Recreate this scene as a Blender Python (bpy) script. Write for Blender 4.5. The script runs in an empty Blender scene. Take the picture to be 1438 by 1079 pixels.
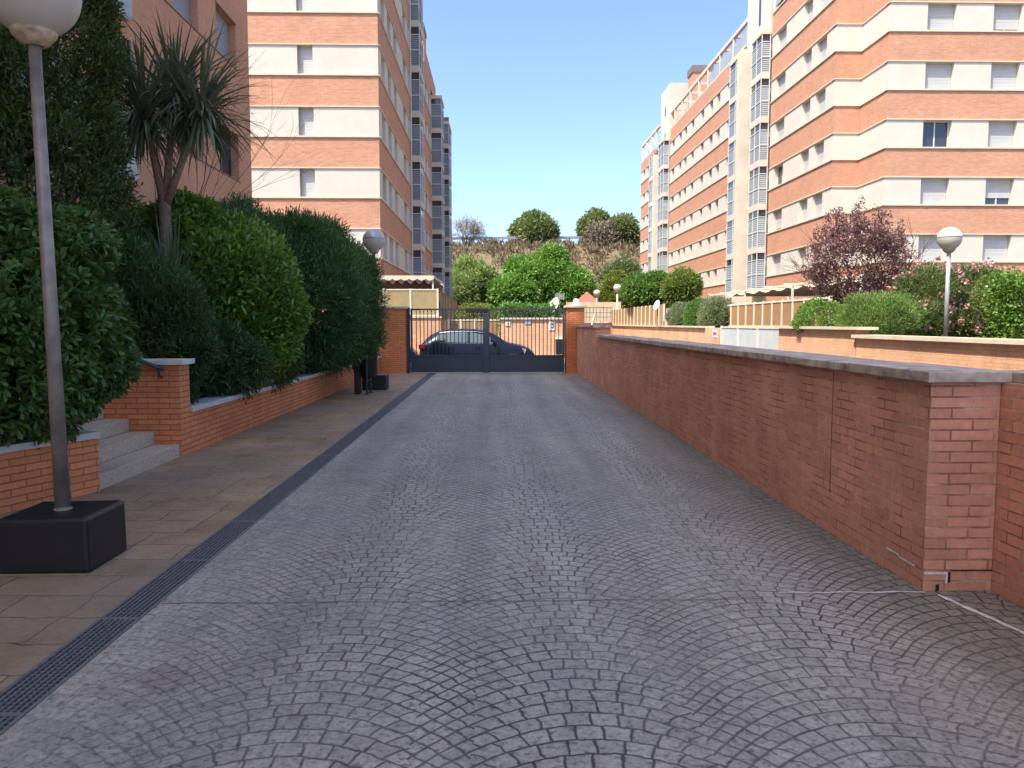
import bpy, math, random
import numpy as np
from mathutils import Vector, Matrix

R = math.radians
scene = bpy.context.scene
COL = scene.collection
random.seed(7)

# ------------------------------------------------------------------ camera
F = 1086.0
PITCH = math.atan(85.5 / F)
YAW = math.atan(22.0 / F)
EYE = 1.55
cd = bpy.data.cameras.new("camera")
cam = bpy.data.objects.new("camera", cd)
COL.objects.link(cam)
cam.location = (0, 0, EYE)
cam.rotation_euler = (math.pi / 2 - PITCH, 0, -YAW)
cd.sensor_width = 36.0
cd.lens = F / 1438.0 * 36.0
cd.clip_start = 0.1
cd.clip_end = 3000
scene.camera = cam
_M = cam.rotation_euler.to_matrix()


def P(u, v, Y):
    """photo pixel (1438 wide) -> the point on the vertical plane y = Y"""
    d = _M @ Vector(((u - 719) / F, -(v - 539.5) / F, -1))
    k = Y / d.y
    return Vector((d.x * k, Y, EYE + d.z * k))


# ------------------------------------------------------------------ nodes
class NT:
    def __init__(s, name):
        s.m = bpy.data.materials.new(name)
        s.m.use_nodes = True
        s.t = s.m.node_tree
        s.t.nodes.clear()
        s.out = s.t.nodes.new("ShaderNodeOutputMaterial")

    def n(s, typ, **kw):
        n = s.t.nodes.new(typ)
        for k, v in kw.items():
            setattr(n, k, v)
        return n

    def put(s, sock, v):
        if isinstance(v, bpy.types.NodeSocket):
            s.t.links.new(v, sock)
        elif v is not None:
            if hasattr(sock.default_value, "__len__") and not hasattr(v, "__len__"):
                v = (v,) * len(sock.default_value)
            if hasattr(sock.default_value, "__len__") and len(sock.default_value) == 4 and len(v) == 3:
                v = (*v, 1)
            sock.default_value = v

    def m_(s, op, a, b=0.0, c=None):
        n = s.n("ShaderNodeMath", operation=op)
        s.put(n.inputs[0], a)
        s.put(n.inputs[1], b)
        if c is not None:
            s.put(n.inputs[2], c)
        return n.outputs[0]

    def pos(s):
        g = s.n("ShaderNodeNewGeometry")
        x = s.n("ShaderNodeSeparateXYZ")
        s.t.links.new(g.outputs["Position"], x.inputs[0])
        return g, x.outputs[0], x.outputs[1], x.outputs[2]

    def vec(s, x, y, z=0.0):
        c = s.n("ShaderNodeCombineXYZ")
        s.put(c.inputs[0], x); s.put(c.inputs[1], y); s.put(c.inputs[2], z)
        return c.outputs[0]

    def noise(s, scale, detail=4, rough=.55, vec=None, dist=0.0):
        n = s.n("ShaderNodeTexNoise")
        n.inputs["Scale"].default_value = scale
        n.inputs["Detail"].default_value = detail
        n.inputs["Roughness"].default_value = rough
        n.inputs["Distortion"].default_value = dist
        if vec is None:
            g = s.n("ShaderNodeNewGeometry"); vec = g.outputs["Position"]
        s.t.links.new(vec, n.inputs["Vector"])
        return n.outputs["Fac"]

    def rng(s, v, a, b, c=0.0, d=1.0, smooth=False):
        n = s.n("ShaderNodeMapRange")
        if smooth:
            n.interpolation_type = 'SMOOTHSTEP'
        s.put(n.inputs[0], v)
        for i, q in enumerate((a, b, c, d)):
            s.put(n.inputs[1 + i], q)
        return n.outputs[0]

    def mix(s, f, a, b, mode='MIX'):
        n = s.n("ShaderNodeMix", data_type='RGBA', blend_type=mode)
        s.put(n.inputs[0], f); s.put(n.inputs[6], a); s.put(n.inputs[7], b)
        return n.outputs[2]

    def mul(s, col, v):
        """colour times a grey value"""
        c = s.n("ShaderNodeCombineXYZ")
        for i in range(3):
            s.put(c.inputs[i], v)
        return s.mix(1.0, col, c.outputs[0], 'MULTIPLY')

    def bump(s, h, strength=.5, dist=.01):
        b = s.n("ShaderNodeBump")
        b.inputs["Strength"].default_value = strength
        b.inputs["Distance"].default_value = dist
        s.put(b.inputs["Height"], h)
        return b.outputs[0]

    def bsdf(s, col, rough=.7, metal=0.0, spec=.5, normal=None, coat=0.0):
        p = s.n("ShaderNodeBsdfPrincipled")
        s.put(p.inputs["Base Color"], col)
        s.put(p.inputs["Roughness"], rough)
        p.inputs["Metallic"].default_value = metal
        p.inputs["Specular IOR Level"].default_value = spec
        p.inputs["Coat Weight"].default_value = coat
        if normal is not None:
            s.put(p.inputs["Normal"], normal)
        return p

    def done(s, sh):
        s.t.links.new(sh.outputs[0] if hasattr(sh, "outputs") else sh, s.out.inputs[0])
        return s.m


def plain(name, col, rough=.6, metal=0.0, var=.12, scale=6.0, spec=.5, bump=0.0, coat=0.0):
    t = NT(name)
    n = t.noise(scale, 5)
    c = t.mul(col, t.rng(n, .3, .7, 1 - var, 1 + var))
    nm = t.bump(t.noise(scale * 12, 3), bump, .003) if bump else None
    return t.done(t.bsdf(c, rough, metal, spec, nm, coat))


def brick(name, c1, c2, mortar, bumpy=.6, stain=.18, w=.25, h=.063, joint=.012, wobble=.008, shadow_mortar=None):
    t = NT(name)
    g, x, y, z = t.pos()
    nx = t.n("ShaderNodeSeparateXYZ")
    t.t.links.new(g.outputs["True Normal"], nx.inputs[0])
    side = t.m_('GREATER_THAN', t.m_('ABSOLUTE', nx.outputs[0]), .6)
    u = t.m_('ADD', t.m_('MULTIPLY', y, side), t.m_('MULTIPLY', x, t.m_('SUBTRACT', 1.0, side)))
    u = t.m_('ADD', u, 40.03)
    b = t.n("ShaderNodeTexBrick")
    b.offset = .5
    b.inputs["Scale"].default_value = 1
    b.inputs["Brick Width"].default_value = w
    b.inputs["Row Height"].default_value = h
    b.inputs["Mortar Size"].default_value = joint / 2
    b.inputs["Mortar Smooth"].default_value = .25
    b.inputs["Bias"].default_value = -.1
    wob = t.noise(2.2, 2)
    t.put(b.inputs["Vector"], t.vec(u, t.m_('ADD', z, t.m_('MULTIPLY', wob, wobble))))
    t.put(b.inputs["Color1"], c1); t.put(b.inputs["Color2"], c2); t.put(b.inputs["Mortar"], mortar)
    s1 = t.rng(t.noise(.9, 5), .3, .7, 1 - stain, 1 + stain)
    s2 = t.rng(t.noise(26, 4), .25, .75, .86, 1.13)
    bc = b.outputs["Color"]
    if shadow_mortar is not None:
        mm = t.mix(t.rng(t.noise(3.2, 4, .65), .42, .58), shadow_mortar, mortar)  # dark mortar patches stand in for shadow in the joints
        bc = t.mix(b.outputs["Fac"], bc, mm)
    drip = t.noise(1.0, 4, .6, t.vec(t.m_('MULTIPLY', u, 5.0), t.m_('MULTIPLY', z, .55)))
    s1 = t.m_('MULTIPLY', s1, t.rng(drip, .34, .66, 1 - stain * .3, 1 + stain * .3))
    c = t.mul(bc, t.m_('MULTIPLY', s1, s2))
    hgt = t.m_('ADD', t.m_('MULTIPLY', b.outputs["Fac"], -1.0), t.m_('MULTIPLY', t.noise(60, 3), .35))
    return t.done(t.bsdf(c, .85, 0, .25, t.bump(hgt, bumpy, .006)))


def foliage(name, ca, cb, cc=None, trans=.3, rough=.5, scale=1.3):
    t = NT(name)
    g = t.n("ShaderNodeNewGeometry")
    r = g.outputs["Random Per Island"]
    n = t.noise(scale, 3)
    f = t.m_('ADD', t.m_('MULTIPLY', r, .6), t.rng(n, .35, .65, -.1, .5))
    c = t.mix(f, ca, cb)
    if cc is not None:
        c = t.mix(t.rng(r, .88, .97), c, cc)
    p = t.bsdf(c, rough, 0, .4)
    tr = t.n("ShaderNodeBsdfTranslucent")
    t.put(tr.inputs[0], t.mix(.5, c, (.2, .25, .03)))
    mx = t.n("ShaderNodeMixShader")
    mx.inputs[0].default_value = trans
    t.t.links.new(p.outputs[0], mx.inputs[1]); t.t.links.new(tr.outputs[0], mx.inputs[2])
    return t.done(mx.outputs[0])


def stamped_fans(name):
    """stamped concrete: rows of setts laid in overlapping segmental arcs"""
    t = NT(name)
    g, x, y, z = t.pos()
    wx = t.m_('MULTIPLY', t.m_('SUBTRACT', t.noise(3.5, 3), .5), .03)
    gw = t.m_('MULTIPLY', t.m_('SUBTRACT', t.noise(16, 3), .5), .026)
    X = t.m_('ADD', t.m_('ADD', x, wx), gw)
    Y = t.m_('ADD', t.m_('ADD', y, t.m_('MULTIPLY', t.m_('SUBTRACT', t.noise(3.1, 3), .5), .035)), gw)
    W, ROW, ST, K = 1.10, .099, .104, .95
    xs = t.m_('ADD', t.m_('DIVIDE', t.m_('SUBTRACT', X, .345), W), .5)
    col = t.m_('FLOOR', xs)
    fx = t.m_('MULTIPLY', t.m_('SUBTRACT', t.m_('SUBTRACT', xs, col), .5), W)
    ax = t.m_('ABSOLUTE', fx)

    def rows(xx):
        q = t.m_('DIVIDE', t.m_('ADD', Y, t.m_('MULTIPLY', t.m_('MULTIPLY', xx, xx), K)), ROW)
        q = t.m_('ADD', q, 100.0)
        row = t.m_('FLOOR', q)
        fr = t.m_('SUBTRACT', q, row)
        slope = t.m_('MULTIPLY', xx, 2 * K)
        cs = t.m_('DIVIDE', 1.0, t.m_('SQRT', t.m_('ADD', 1.0, t.m_('MULTIPLY', slope, slope))))
        d = t.m_('MULTIPLY', t.m_('MULTIPLY', t.m_('MINIMUM', fr, t.m_('SUBTRACT', 1.0, fr)), ROW), cs)
        return row, d, fr
    row, d1, fr1 = rows(fx)
    row2, d2, fr2 = rows(t.m_('SUBTRACT', ax, W))
    zone = t.m_('GREATER_THAN', ax, .435)
    wn = t.n("ShaderNodeTexWhiteNoise", noise_dimensions='2D')
    t.put(wn.inputs["Vector"], t.vec(row, col))
    # cross joints lean over towards the neighbouring fan's arcs
    lean = t.m_('DIVIDE', t.m_('MULTIPLY', t.m_('SUBTRACT', fr1, .5), ROW), t.m_('MULTIPLY', t.m_('SUBTRACT', W, ax), 2 * K))
    lean = t.m_('MULTIPLY', t.m_('MULTIPLY', lean, t.m_('SIGN', fx)), t.rng(ax, .06, .40, 0, 1))
    fx = t.m_('SUBTRACT', fx, lean)
    s = t.m_('DIVIDE', t.m_('MULTIPLY', fx, t.m_('ADD', 1.0, t.m_('MULTIPLY', t.m_('MULTIPLY', fx, fx), .7))), ST)
    s = t.m_('ADD', t.m_('ADD', s, t.m_('MULTIPLY', wn.outputs["Value"], .55)), t.m_('MULTIPLY', t.m_('MODULO', row, 2.0), .5))
    st = t.m_('FLOOR', s)
    fs = t.m_('SUBTRACT', s, st)
    ds = t.m_('MULTIPLY', t.m_('MINIMUM', fs, t.m_('SUBTRACT', 1.0, fs)), ST)
    ds = t.m_('ADD', ds, t.m_('MULTIPLY', zone, 1.0))
    d2 = t.m_('ADD', d2, t.m_('MULTIPLY', t.m_('SUBTRACT', 1.0, zone), 1.0))
    d = t.m_('MINIMUM', t.m_('MINIMUM', d1, ds), d2)
    wear = t.noise(.55, 4, .6)
    # worn smooth along the drain and in patches
    edge = t.rng(x, -1.85, -.9, .25, 1.0)
    keep = t.m_('MULTIPLY', t.rng(wear, .36, .56, .45, 1.0), edge)
    groove = t.m_('MULTIPLY', t.m_('SUBTRACT', 1.0, t.rng(d, .0015, .009, 0, 1, True)), keep)
    cellv = t.n("ShaderNodeTexWhiteNoise", noise_dimensions='3D')
    t.put(cellv.inputs["Vector"], t.vec(row, st, col))
    base = t.mix(t.rng(t.noise(.45, 4), .35, .65), (.365, .318, .25), (.318, .298, .258))
    tone = t.m_('MULTIPLY', t.rng(cellv.outputs["Value"], 0, 1, .90, 1.10), t.rng(t.noise(38, 5, .75), .3, .7, .60, 1.34))
    dark = t.rng(t.noise(30, 3, .6), .53, .66, 1.0, .50)
    tone = t.m_('MULTIPLY', tone, dark)
    tone = t.m_('MULTIPLY', tone, t.rng(t.noise(.28, 3), .35, .65, .86, 1.16))
    # tyre tracks and long dirt streaks
    trk = t.noise(1.0, 5, .6, t.vec(t.m_('MULTIPLY', x, 2.6), t.m_('MULTIPLY', y, .16)))
    tone = t.m_('MULTIPLY', tone, t.rng(trk, .32, .68, .80, 1.20))
    spot = t.rng(t.noise(4.5, 2), .66, .72, 1.0, .72)
    tone = t.m_('MULTIPLY', tone, spot)
    # darker towards the foot of the right wall
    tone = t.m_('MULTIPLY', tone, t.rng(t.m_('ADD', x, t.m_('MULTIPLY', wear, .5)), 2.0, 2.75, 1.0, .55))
    c = t.mul(base, tone)
    red = t.m_('MULTIPLY', t.rng(t.noise(1.1, 3), .60, .72), t.rng(x, -1.9, -.6, .55, 0))
    c = t.mix(red, c, (.17, .085, .10))
    c = t.mix(t.m_('MULTIPLY', groove, .92), c, (.026, .024, .024))
    hgt = t.m_('ADD', t.m_('MULTIPLY', groove, -1.0), t.m_('MULTIPLY', t.noise(45, 5, .7), .5))
    rough = t.rng(t.noise(3, 3), .3, .7, .55, .75)
    return t.done(t.bsdf(c, rough, 0, .45, t.bump(hgt, .55, .006)))


def stamped_slate(name):
    t = NT(name)
    g, x, y, z = t.pos()
    wob = t.m_('MULTIPLY', t.m_('SUBTRACT', t.noise(4, 4), .5), .09)
    b = t.n("ShaderNodeTexBrick")
    b.offset = .37; b.squash = .62; b.squash_frequency = 3; b.offset_frequency = 2
    b.inputs["Scale"].default_value = 1
    b.inputs["Brick Width"].default_value = .62
    b.inputs["Row Height"].default_value = .335
    b.inputs["Mortar Size"].default_value = .0055
    b.inputs["Mortar Smooth"].default_value = .4
    t.put(b.inputs["Vector"], t.vec(t.m_('ADD', t.m_('ADD', x, wob), 30.2), t.m_('ADD', t.m_('ADD', y, wob), 20.11)))
    t.put(b.inputs["Color1"], (.47, .30, .155)); t.put(b.inputs["Color2"], (.37, .24, .125))
    t.put(b.inputs["Mortar"], (.10, .075, .05))
    tone = t.m_('MULTIPLY', t.rng(t.noise(1.6, 6, .7), .3, .7, .50, 1.30), t.rng(t.noise(22, 5, .7), .25, .75, .78, 1.2))
    grey = t.rng(y, 6, 15, 0, .6)
    c = t.mul(b.outputs["Color"], tone)
    c = t.mix(t.m_('MULTIPLY', t.rng(t.noise(.8, 4), .4, .62), .55), c, (.17, .15, .135))
    h = t.m_('ADD', t.m_('MULTIPLY', b.outputs["Fac"], -1.0), t.m_('MULTIPLY', t.noise(9, 6, .7), .9))
    return t.done(t.bsdf(c, .62, 0, .4, t.bump(h, .5, .01)))


M = {}
M['brick_shade'] = brick("shaded_brick", (.74, .255, .10), (.62, .205, .08), (.34, .13, .065), .8)  # shaded copy of the brick, redder and darker than the sunlit one
M['brick_drive'] = brick("drive_wall_brick", (.64, .305, .19), (.52, .24, .15), (.60, .38, .28), .9, .16, shadow_mortar=(.33, .14, .095), joint=.012)
M['brick_sun'] = brick("sunlit_brick", (.74, .42, .245), (.66, .355, .20), (.54, .33, .21), .6)  # sunlit copy of the brick, the sunlight put into a paler colour
M['brick_far'] = brick("facade_brick", (.53, .27, .165), (.43, .20, .125), (.58, .38, .27), .8, .07, wobble=0)
M['brick_near'] = brick("plain_facade_brick", (.60, .30, .175), (.54, .265, .15), (.45, .23, .14), .5, .08)
M['cream'] = plain("cream_concrete", (.56, .52, .445), .85, var=.06, scale=1.2, spec=.2)
M['cream_trim'] = plain("cream_trim", (.60, .52, .39), .8, var=.08, spec=.2)
M['pier'] = plain("weathered_pier_concrete", (.60, .53, .42), .9, var=.12, scale=.8, spec=.2)
M['stone_white'] = plain("pale_coping_stone", (.56, .52, .46), .8, var=.18, scale=5, bump=.3)
M['stone_grey'] = plain("grey_coping_stone", (.46, .37, .29), .8, var=.5, scale=7, bump=.5)
M['stone_sun'] = plain("cream_coping_stone", (.62, .52, .38), .8, var=.12, scale=3)
M['granite'] = plain("granite_step", (.52, .405, .29), .7, var=.25, scale=45, bump=.3)
M['metal_dark'] = plain("anthracite_paint", (.030, .038, .055), .35, var=.1, spec=.5)
M['panel_dark'] = plain("anthracite_sheet", (.034, .042, .060), .42, var=.12, scale=2.5)
M['rubber'] = plain("black_plastic", (.012, .010, .011), .42, var=.3, scale=6, bump=.15)
M['galv'] = plain("galvanised_pole", (.27, .22, .185), .5, .3, var=.28, scale=9, bump=.2)
M['galv_light'] = plain("pale_galvanised_pole", (.40, .40, .38), .45, .3, var=.15, scale=9)
M['pole_brown'] = plain("brown_pole_paint", (.10, .06, .05), .5, var=.2)
M['pole_white'] = plain("pale_pole_paint", (.62, .58, .48), .5, var=.1)
M['collar'] = plain("rusty_cream_collar", (.42, .31, .20), .5, var=.4, scale=18)
M['steel'] = plain("steel_grate", (.15, .145, .14), .6, 0.0, var=.25, scale=30)
M['joint'] = plain("wall_joint_filler", (.13, .06, .045), .9)
M['soil'] = plain("planter_soil", (.07, .05, .035), .95, var=.4, scale=12, bump=.6)
M['asphalt'] = plain("street_asphalt", (.06, .06, .062), .85, var=.2, scale=20, bump=.4)
M['earth'] = plain("bare_earth", (.17, .135, .09), .95, var=.3, scale=1.5)
M['pavement'] = plain("pale_pavement", (.50, .44, .35), .85, var=.15, scale=3)
M['shutter'] = plain("shutter_slats", (.47, .47, .45), .5, var=.05, scale=1)
M['shutter_grey'] = plain("grey_shutter", (.30, .30, .31), .5, var=.06, scale=1)
M['frame_alu'] = plain("white_aluminium", (.60, .60, .58), .4, var=.04)
M['frame_dark'] = plain("dark_window_frame", (.045, .04, .04), .4)
M['louvre'] = plain("grey_louvre", (.36, .39, .40), .45, .2, var=.1, scale=1)
M['louvre_dark'] = plain("blue_grey_louvre", (.22, .245, .27), .45, .2, var=.12, scale=1)
M['ledge_dark'] = plain("bronze_sill", (.10, .055, .04), .5)
M['screen_tan'] = plain("tan_mesh_screen", (.36, .27, .13), .85, var=.12, scale=4)
M['screen_brown'] = plain("brown_mesh_screen", (.34, .19, .085), .85, var=.1, scale=4)
M['screen_cream'] = plain("cream_slat", (.62, .50, .31), .7, var=.1, scale=4)
M['screen_grey'] = plain("grey_mesh_panel", (.52, .55, .53), .6, var=.1, scale=3)
M['fence_white'] = plain("cream_fence_paint", (.70, .64, .50), .5, var=.06)
M['canvas'] = plain("striped_canvas", (.66, .56, .40), .9, var=.15, scale=3)
M['canvas_dark'] = plain("plum_canvas", (.14, .075, .075), .9, var=.2, scale=3)
M['roof_red'] = plain("red_roof_sheet", (.46, .12, .085), .6, var=.1)
M['sign_white'] = plain("white_enamel", (.70, .70, .68), .35, var=.04)
M['sign_blue'] = plain("pale_blue_enamel", (.40, .43, .62), .4, var=.05)
M['sign_black'] = plain("black_lettering", (.02, .02, .02), .5)
M['brown_box'] = plain("chimney_cap_metal", (.16, .13, .11), .6)
M['bark'] = plain("rough_bark", (.115, .082, .058), .9, var=.35, scale=14, bump=.6)
M['bark_palm'] = plain("fibrous_palm_bark", (.20, .125, .085), .9, var=.35, scale=20, bump=.7)
M['bark_red'] = plain("red_brown_twig", (.14, .06, .045), .8, var=.3, scale=20)
M['guard'] = plain("guard_rail_steel", (.30, .33, .34), .4, .5)
M['crack'] = plain("pale_grout_repair", (.62, .58, .56), .9, var=.25, scale=25)
M['tank'] = plain("white_render", (.70, .68, .62), .8, var=.05)

M['pitto'] = foliage("pittosporum_leaf", (.040, .090, .022), (.115, .20, .048), None, .22, .38)
M['conifer'] = foliage("cypress_leaf", (.028, .058, .014), (.08, .125, .032), (.06, .10, .03), .18, .6, 1.6)
M['laurel'] = foliage("laurel_leaf", (.075, .165, .022), (.20, .33, .045), None, .3, .36)
M['oleander'] = foliage("oleander_leaf", (.036, .092, .030), (.088, .18, .055), None, .22, .42)
M['myrtle'] = foliage("dark_shrub_leaf", (.032, .07, .022), (.075, .13, .036), None, .2, .5)
M['palm'] = foliage("sword_leaf", (.075, .10, .06), (.185, .215, .145), None, .15, .42, 2.5)
M['yucca'] = foliage("grey_green_blade", (.05, .075, .045), (.09, .12, .065), None, .15, .45)
M['box'] = foliage("box_leaf", (.03, .06, .02), (.06, .10, .03), None, .2, .5)
M['mulberry'] = foliage("mulberry_leaf", (.10, .27, .045), (.27, .48, .12), None, .35, .5, .35)
M['lightgreen'] = foliage("olive_green_leaf", (.20, .31, .09), (.38, .48, .18), (.26, .24, .14), .35, .6, .5)
M['midgreen'] = foliage("green_leaf", (.065, .17, .03), (.17, .31, .07), None, .35, .5, .6)
M['yellowgreen'] = foliage("yellow_green_leaf", (.13, .20, .04), (.26, .30, .07), None, .35, .55, .8)
M['olive'] = foliage("silvery_leaf", (.13, .18, .09), (.26, .31, .16), None, .25, .6)
M['pine'] = foliage("pine_leaf", (.11, .17, .055), (.28, .33, .13), (.24, .19, .13), .3, .6, .3)
M['dry'] = foliage("dry_brush_leaf", (.13, .09, .068), (.25, .185, .125), None, .3, .9, .2)
M['deadtwig'] = foliage("dead_twig", (.27, .225, .175), (.42, .36, .28), None, .1, .9, .6)
M['plum'] = foliage("purple_plum_leaf", (.125, .05, .068), (.33, .165, .18), (.52, .37, .37), .25, .42, 2)
M['shrubgreen'] = foliage("glossy_shrub_leaf", (.075, .175, .026), (.20, .34, .06), None, .3, .4, 2)
M['rosemary'] = foliage("needle_shrub_leaf", (.10, .19, .04), (.24, .35, .085), None, .3, .55, 2)
M['oleander_light'] = foliage("flowering_oleander_leaf", (.075, .13, .04), (.19, .25, .085), (.36, .22, .15), .3, .5, 2)
M['pinkflower'] = foliage("pink_petal", (.60, .22, .25), (.72, .45, .43), None, .3, .6, 3)
M['litter'] = foliage("leaf_litter", (.20, .14, .08), (.32, .27, .20), (.5, .48, .44), .1, .8, 3)
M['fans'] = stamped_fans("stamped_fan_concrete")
M['slate'] = stamped_slate("stamped_slate_concrete")


def glassy(name, col, rough=.06, spec=.6):
    t = NT(name)
    return t.done(t.bsdf(col, rough, 0, spec))


M['glass'] = glassy("window_glass", (.035, .042, .055), .05, .8)
M['car_glass'] = glassy("car_glass", (.09, .125, .13), .05, .6)
t = NT("navy_car_paint")
M['car'] = t.done(t.bsdf((.006, .009, .024), .3, 0, .25, None, .18))
M['tyre'] = plain("tyre_rubber", (.02, .02, .02), .8)
M['alloy'] = plain("alloy_rim", (.45, .46, .48), .3, .8)
M['tail'] = glassy("red_tail_lens", (.20, .016, .018), .2, .3)
M['headlens'] = glassy("head_lamp_lens", (.45, .45, .46), .1)
# milky lamp globe
t = NT("milky_globe")
p = t.bsdf((.74, .68, .60), .22, 0, .5)
tr = t.n("ShaderNodeBsdfTranslucent"); tr.inputs[0].default_value = (.8, .74, .66, 1)
mx = t.n("ShaderNodeMixShader"); mx.inputs[0].default_value = .45
t.t.links.new(p.outputs[0], mx.inputs[1]); t.t.links.new(tr.outputs[0], mx.inputs[2])
M['globe'] = t.done(mx.outputs[0])
M['globe_cap'] = plain("grey_globe_cap", (.46, .45, .45), .3, .25, var=.1)
M['globe_cap_white'] = plain("white_globe_cap", (.74, .74, .72), .35, var=.04)

# hillside: dry grass with greener patches
t = NT("dry_hillside")
n1 = t.noise(.08, 6, .65); n2 = t.noise(.9, 5, .7)
c = t.mix(t.rng(n1, .4, .6), (.23, .165, .11), (.155, .125, .07))
c = t.mul(c, t.rng(n2, .3, .7, .6, 1.3))
M['hill'] = t.done(t.bsdf(c, .95, 0, .1, t.bump(n2, .6, .3)))


# ------------------------------------------------------------------ mesh helpers
class MB:
    def __init__(s):
        s.v = []; s.f = []

    def quad(s, a, b, c, d):
        i = len(s.v); s.v += [tuple(a), tuple(b), tuple(c), tuple(d)]; s.f.append((i, i + 1, i + 2, i + 3))

    def hexa(s, p):
        """eight corners: bottom ring then top ring"""
        i = len(s.v); s.v += [tuple(q) for q in p]
        for f in ((3, 2, 1, 0), (4, 5, 6, 7), (0, 1, 5, 4), (1, 2, 6, 5), (2, 3, 7, 6), (3, 0, 4, 7)):
            s.f.append(tuple(i + k for k in f))

    def box(s, x0, x1, y0, y1, z0, z1):
        s.hexa([(x0, y0, z0), (x1, y0, z0), (x1, y1, z0), (x0, y1, z0),
                (x0, y0, z1), (x1, y0, z1), (x1, y1, z1), (x0, y1, z1)])
        return s

    def obox(s, o, d, n, t0, t1, d0, d1, z0, z1):
        """box in the frame: origin o, direction d along, n outwards (2-D)"""
        def q(t, k, z):
            return (o[0] + d[0] * t + n[0] * k, o[1] + d[1] * t + n[1] * k, z)
        s.hexa([q(t0, d0, z0), q(t1, d0, z0), q(t1, d1, z0), q(t0, d1, z0),
                q(t0, d0, z1), q(t1, d0, z1), q(t1, d1, z1), q(t0, d1, z1)])

    def prism(s, out, z0, z1):
        i = len(s.v); n = len(out)
        s.v += [(x, y, z0) for x, y in out] + [(x, y, z1) for x, y in out]
        for k in range(n):
            s.f.append((i + k, i + (k + 1) % n, i + n + (k + 1) % n, i + n + k))
        s.f.append(tuple(i + k for k in reversed(range(n)))); s.f.append(tuple(i + n + k for k in range(n)))

    def tube(s, pts, rad, sides=8, cap=True):
        pts = [Vector(q) for q in pts]
        if not hasattr(rad, "__len__"):
            rad = [rad] * len(pts)
        base = len(s.v)
        prev = None
        for k, q in enumerate(pts):
            a = pts[min(k + 1, len(pts) - 1)] - pts[max(k - 1, 0)]
            a = a.normalized() if a.length > 1e-9 else Vector((0, 0, 1))
            ref = Vector((1, 0, 0)) if abs(a.x) < .9 else Vector((0, 1, 0))
            if prev is not None and prev.cross(a).length > .05:
                ref = prev
            e1 = (ref - a * ref.dot(a)).normalized(); e2 = a.cross(e1); prev = e1
            for j in range(sides):
                w = 2 * math.pi * j / sides
                s.v.append(tuple(q + (e1 * math.cos(w) + e2 * math.sin(w)) * rad[k]))
        for k in range(len(pts) - 1):
            for j in range(sides):
                j2 = (j + 1) % sides
                s.f.append((base + k * sides + j, base + k * sides + j2, base + (k + 1) * sides + j2, base + (k + 1) * sides + j))
        if cap:
            s.f.append(tuple(base + j for j in reversed(range(sides))))
            s.f.append(tuple(base + (len(pts) - 1) * sides + j for j in range(sides)))
        return s

    def lathe(s, prof, cx=0, cy=0, seg=24):
        base = len(s.v)
        for r, z in prof:
            for j in range(seg):
                w = 2 * math.pi * j / seg
                s.v.append((cx + r * math.cos(w), cy + r * math.sin(w), z))
        for k in range(len(prof) - 1):
            for j in range(seg):
                j2 = (j + 1) % seg
                s.f.append((base + k * seg + j, base + k * seg + j2, base + (k + 1) * seg + j2, base + (k + 1) * seg + j))
        return s

    def mesh(s, name, off=(0, 0, 0), smooth=False):
        me = bpy.data.meshes.new(name)
        v = [(a - off[0], b - off[1], c - off[2]) for a, b, c in s.v]
        me.from_pydata(v, [], s.f)
        if smooth:
            me.polygons.foreach_set("use_smooth", [True] * len(me.polygons))
        me.update()
        return me

    def build(s, name, mat, parent=None, smooth=False, bevel=0.0):
        """links as one object; vertices are in world coordinates, root = parent's location"""
        off = (0, 0, 0)
        q = parent
        if parent is not None:
            off = ROOT[parent.name]
        o = bpy.data.objects.new(name, s.mesh(name, off, smooth))
        COL.objects.link(o)
        o.data.materials.append(mat)
        if parent is not None:
            o.parent = parent
        ROOT[o.name] = off
        if bevel:
            b = o.modifiers.new("bevel", 'BEVEL'); b.width = bevel; b.segments = 2; b.limit_method = 'ANGLE'
        return o


ROOT = {}


def thing(name, label, cat, loc=(0, 0, 0), group=None):
    o = bpy.data.objects.new(name, None)
    o.empty_display_size = .2
    COL.objects.link(o)
    o.location = loc
    ROOT[o.name] = tuple(loc)
    o["label"] = label; o["category"] = cat
    if group:
        o["group"] = group
    return o


def tag(o, label, cat, group=None):
    o["label"] = label; o["category"] = cat
    if group:
        o["group"] = group
    return o


def structure(name, mb, mat, **k):
    o = mb.build(name, mat, **k); o["kind"] = "structure"
    return o


def copy_tree(o, parent=None):
    c = o.copy()
    COL.objects.link(c)
    if parent is not None:
        c.parent = parent
    ROOT[c.name] = ROOT.get(o.name, (0, 0, 0))
    for ch in list(o.children):
        copy_tree(ch, c)
    return c


# ------------------------------------------------------------------ leaves
def unit(a):
    return a / np.maximum(np.linalg.norm(a, axis=-1, keepdims=True), 1e-9)


def mesh_np(name, verts, quads):
    me = bpy.data.meshes.new(name)
    nv, nf = len(verts), len(quads)
    me.vertices.add(nv); me.vertices.foreach_set("co", np.ascontiguousarray(verts, dtype=np.float32).ravel())
    me.loops.add(nf * 4); me.loops.foreach_set("vertex_index", np.ascontiguousarray(quads, dtype=np.int32).ravel())
    me.polygons.add(nf); me.polygons.foreach_set("loop_start", np.arange(0, nf * 4, 4, dtype=np.int32))
    me.update(calc_edges=True)
    me.validate()
    return me


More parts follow.
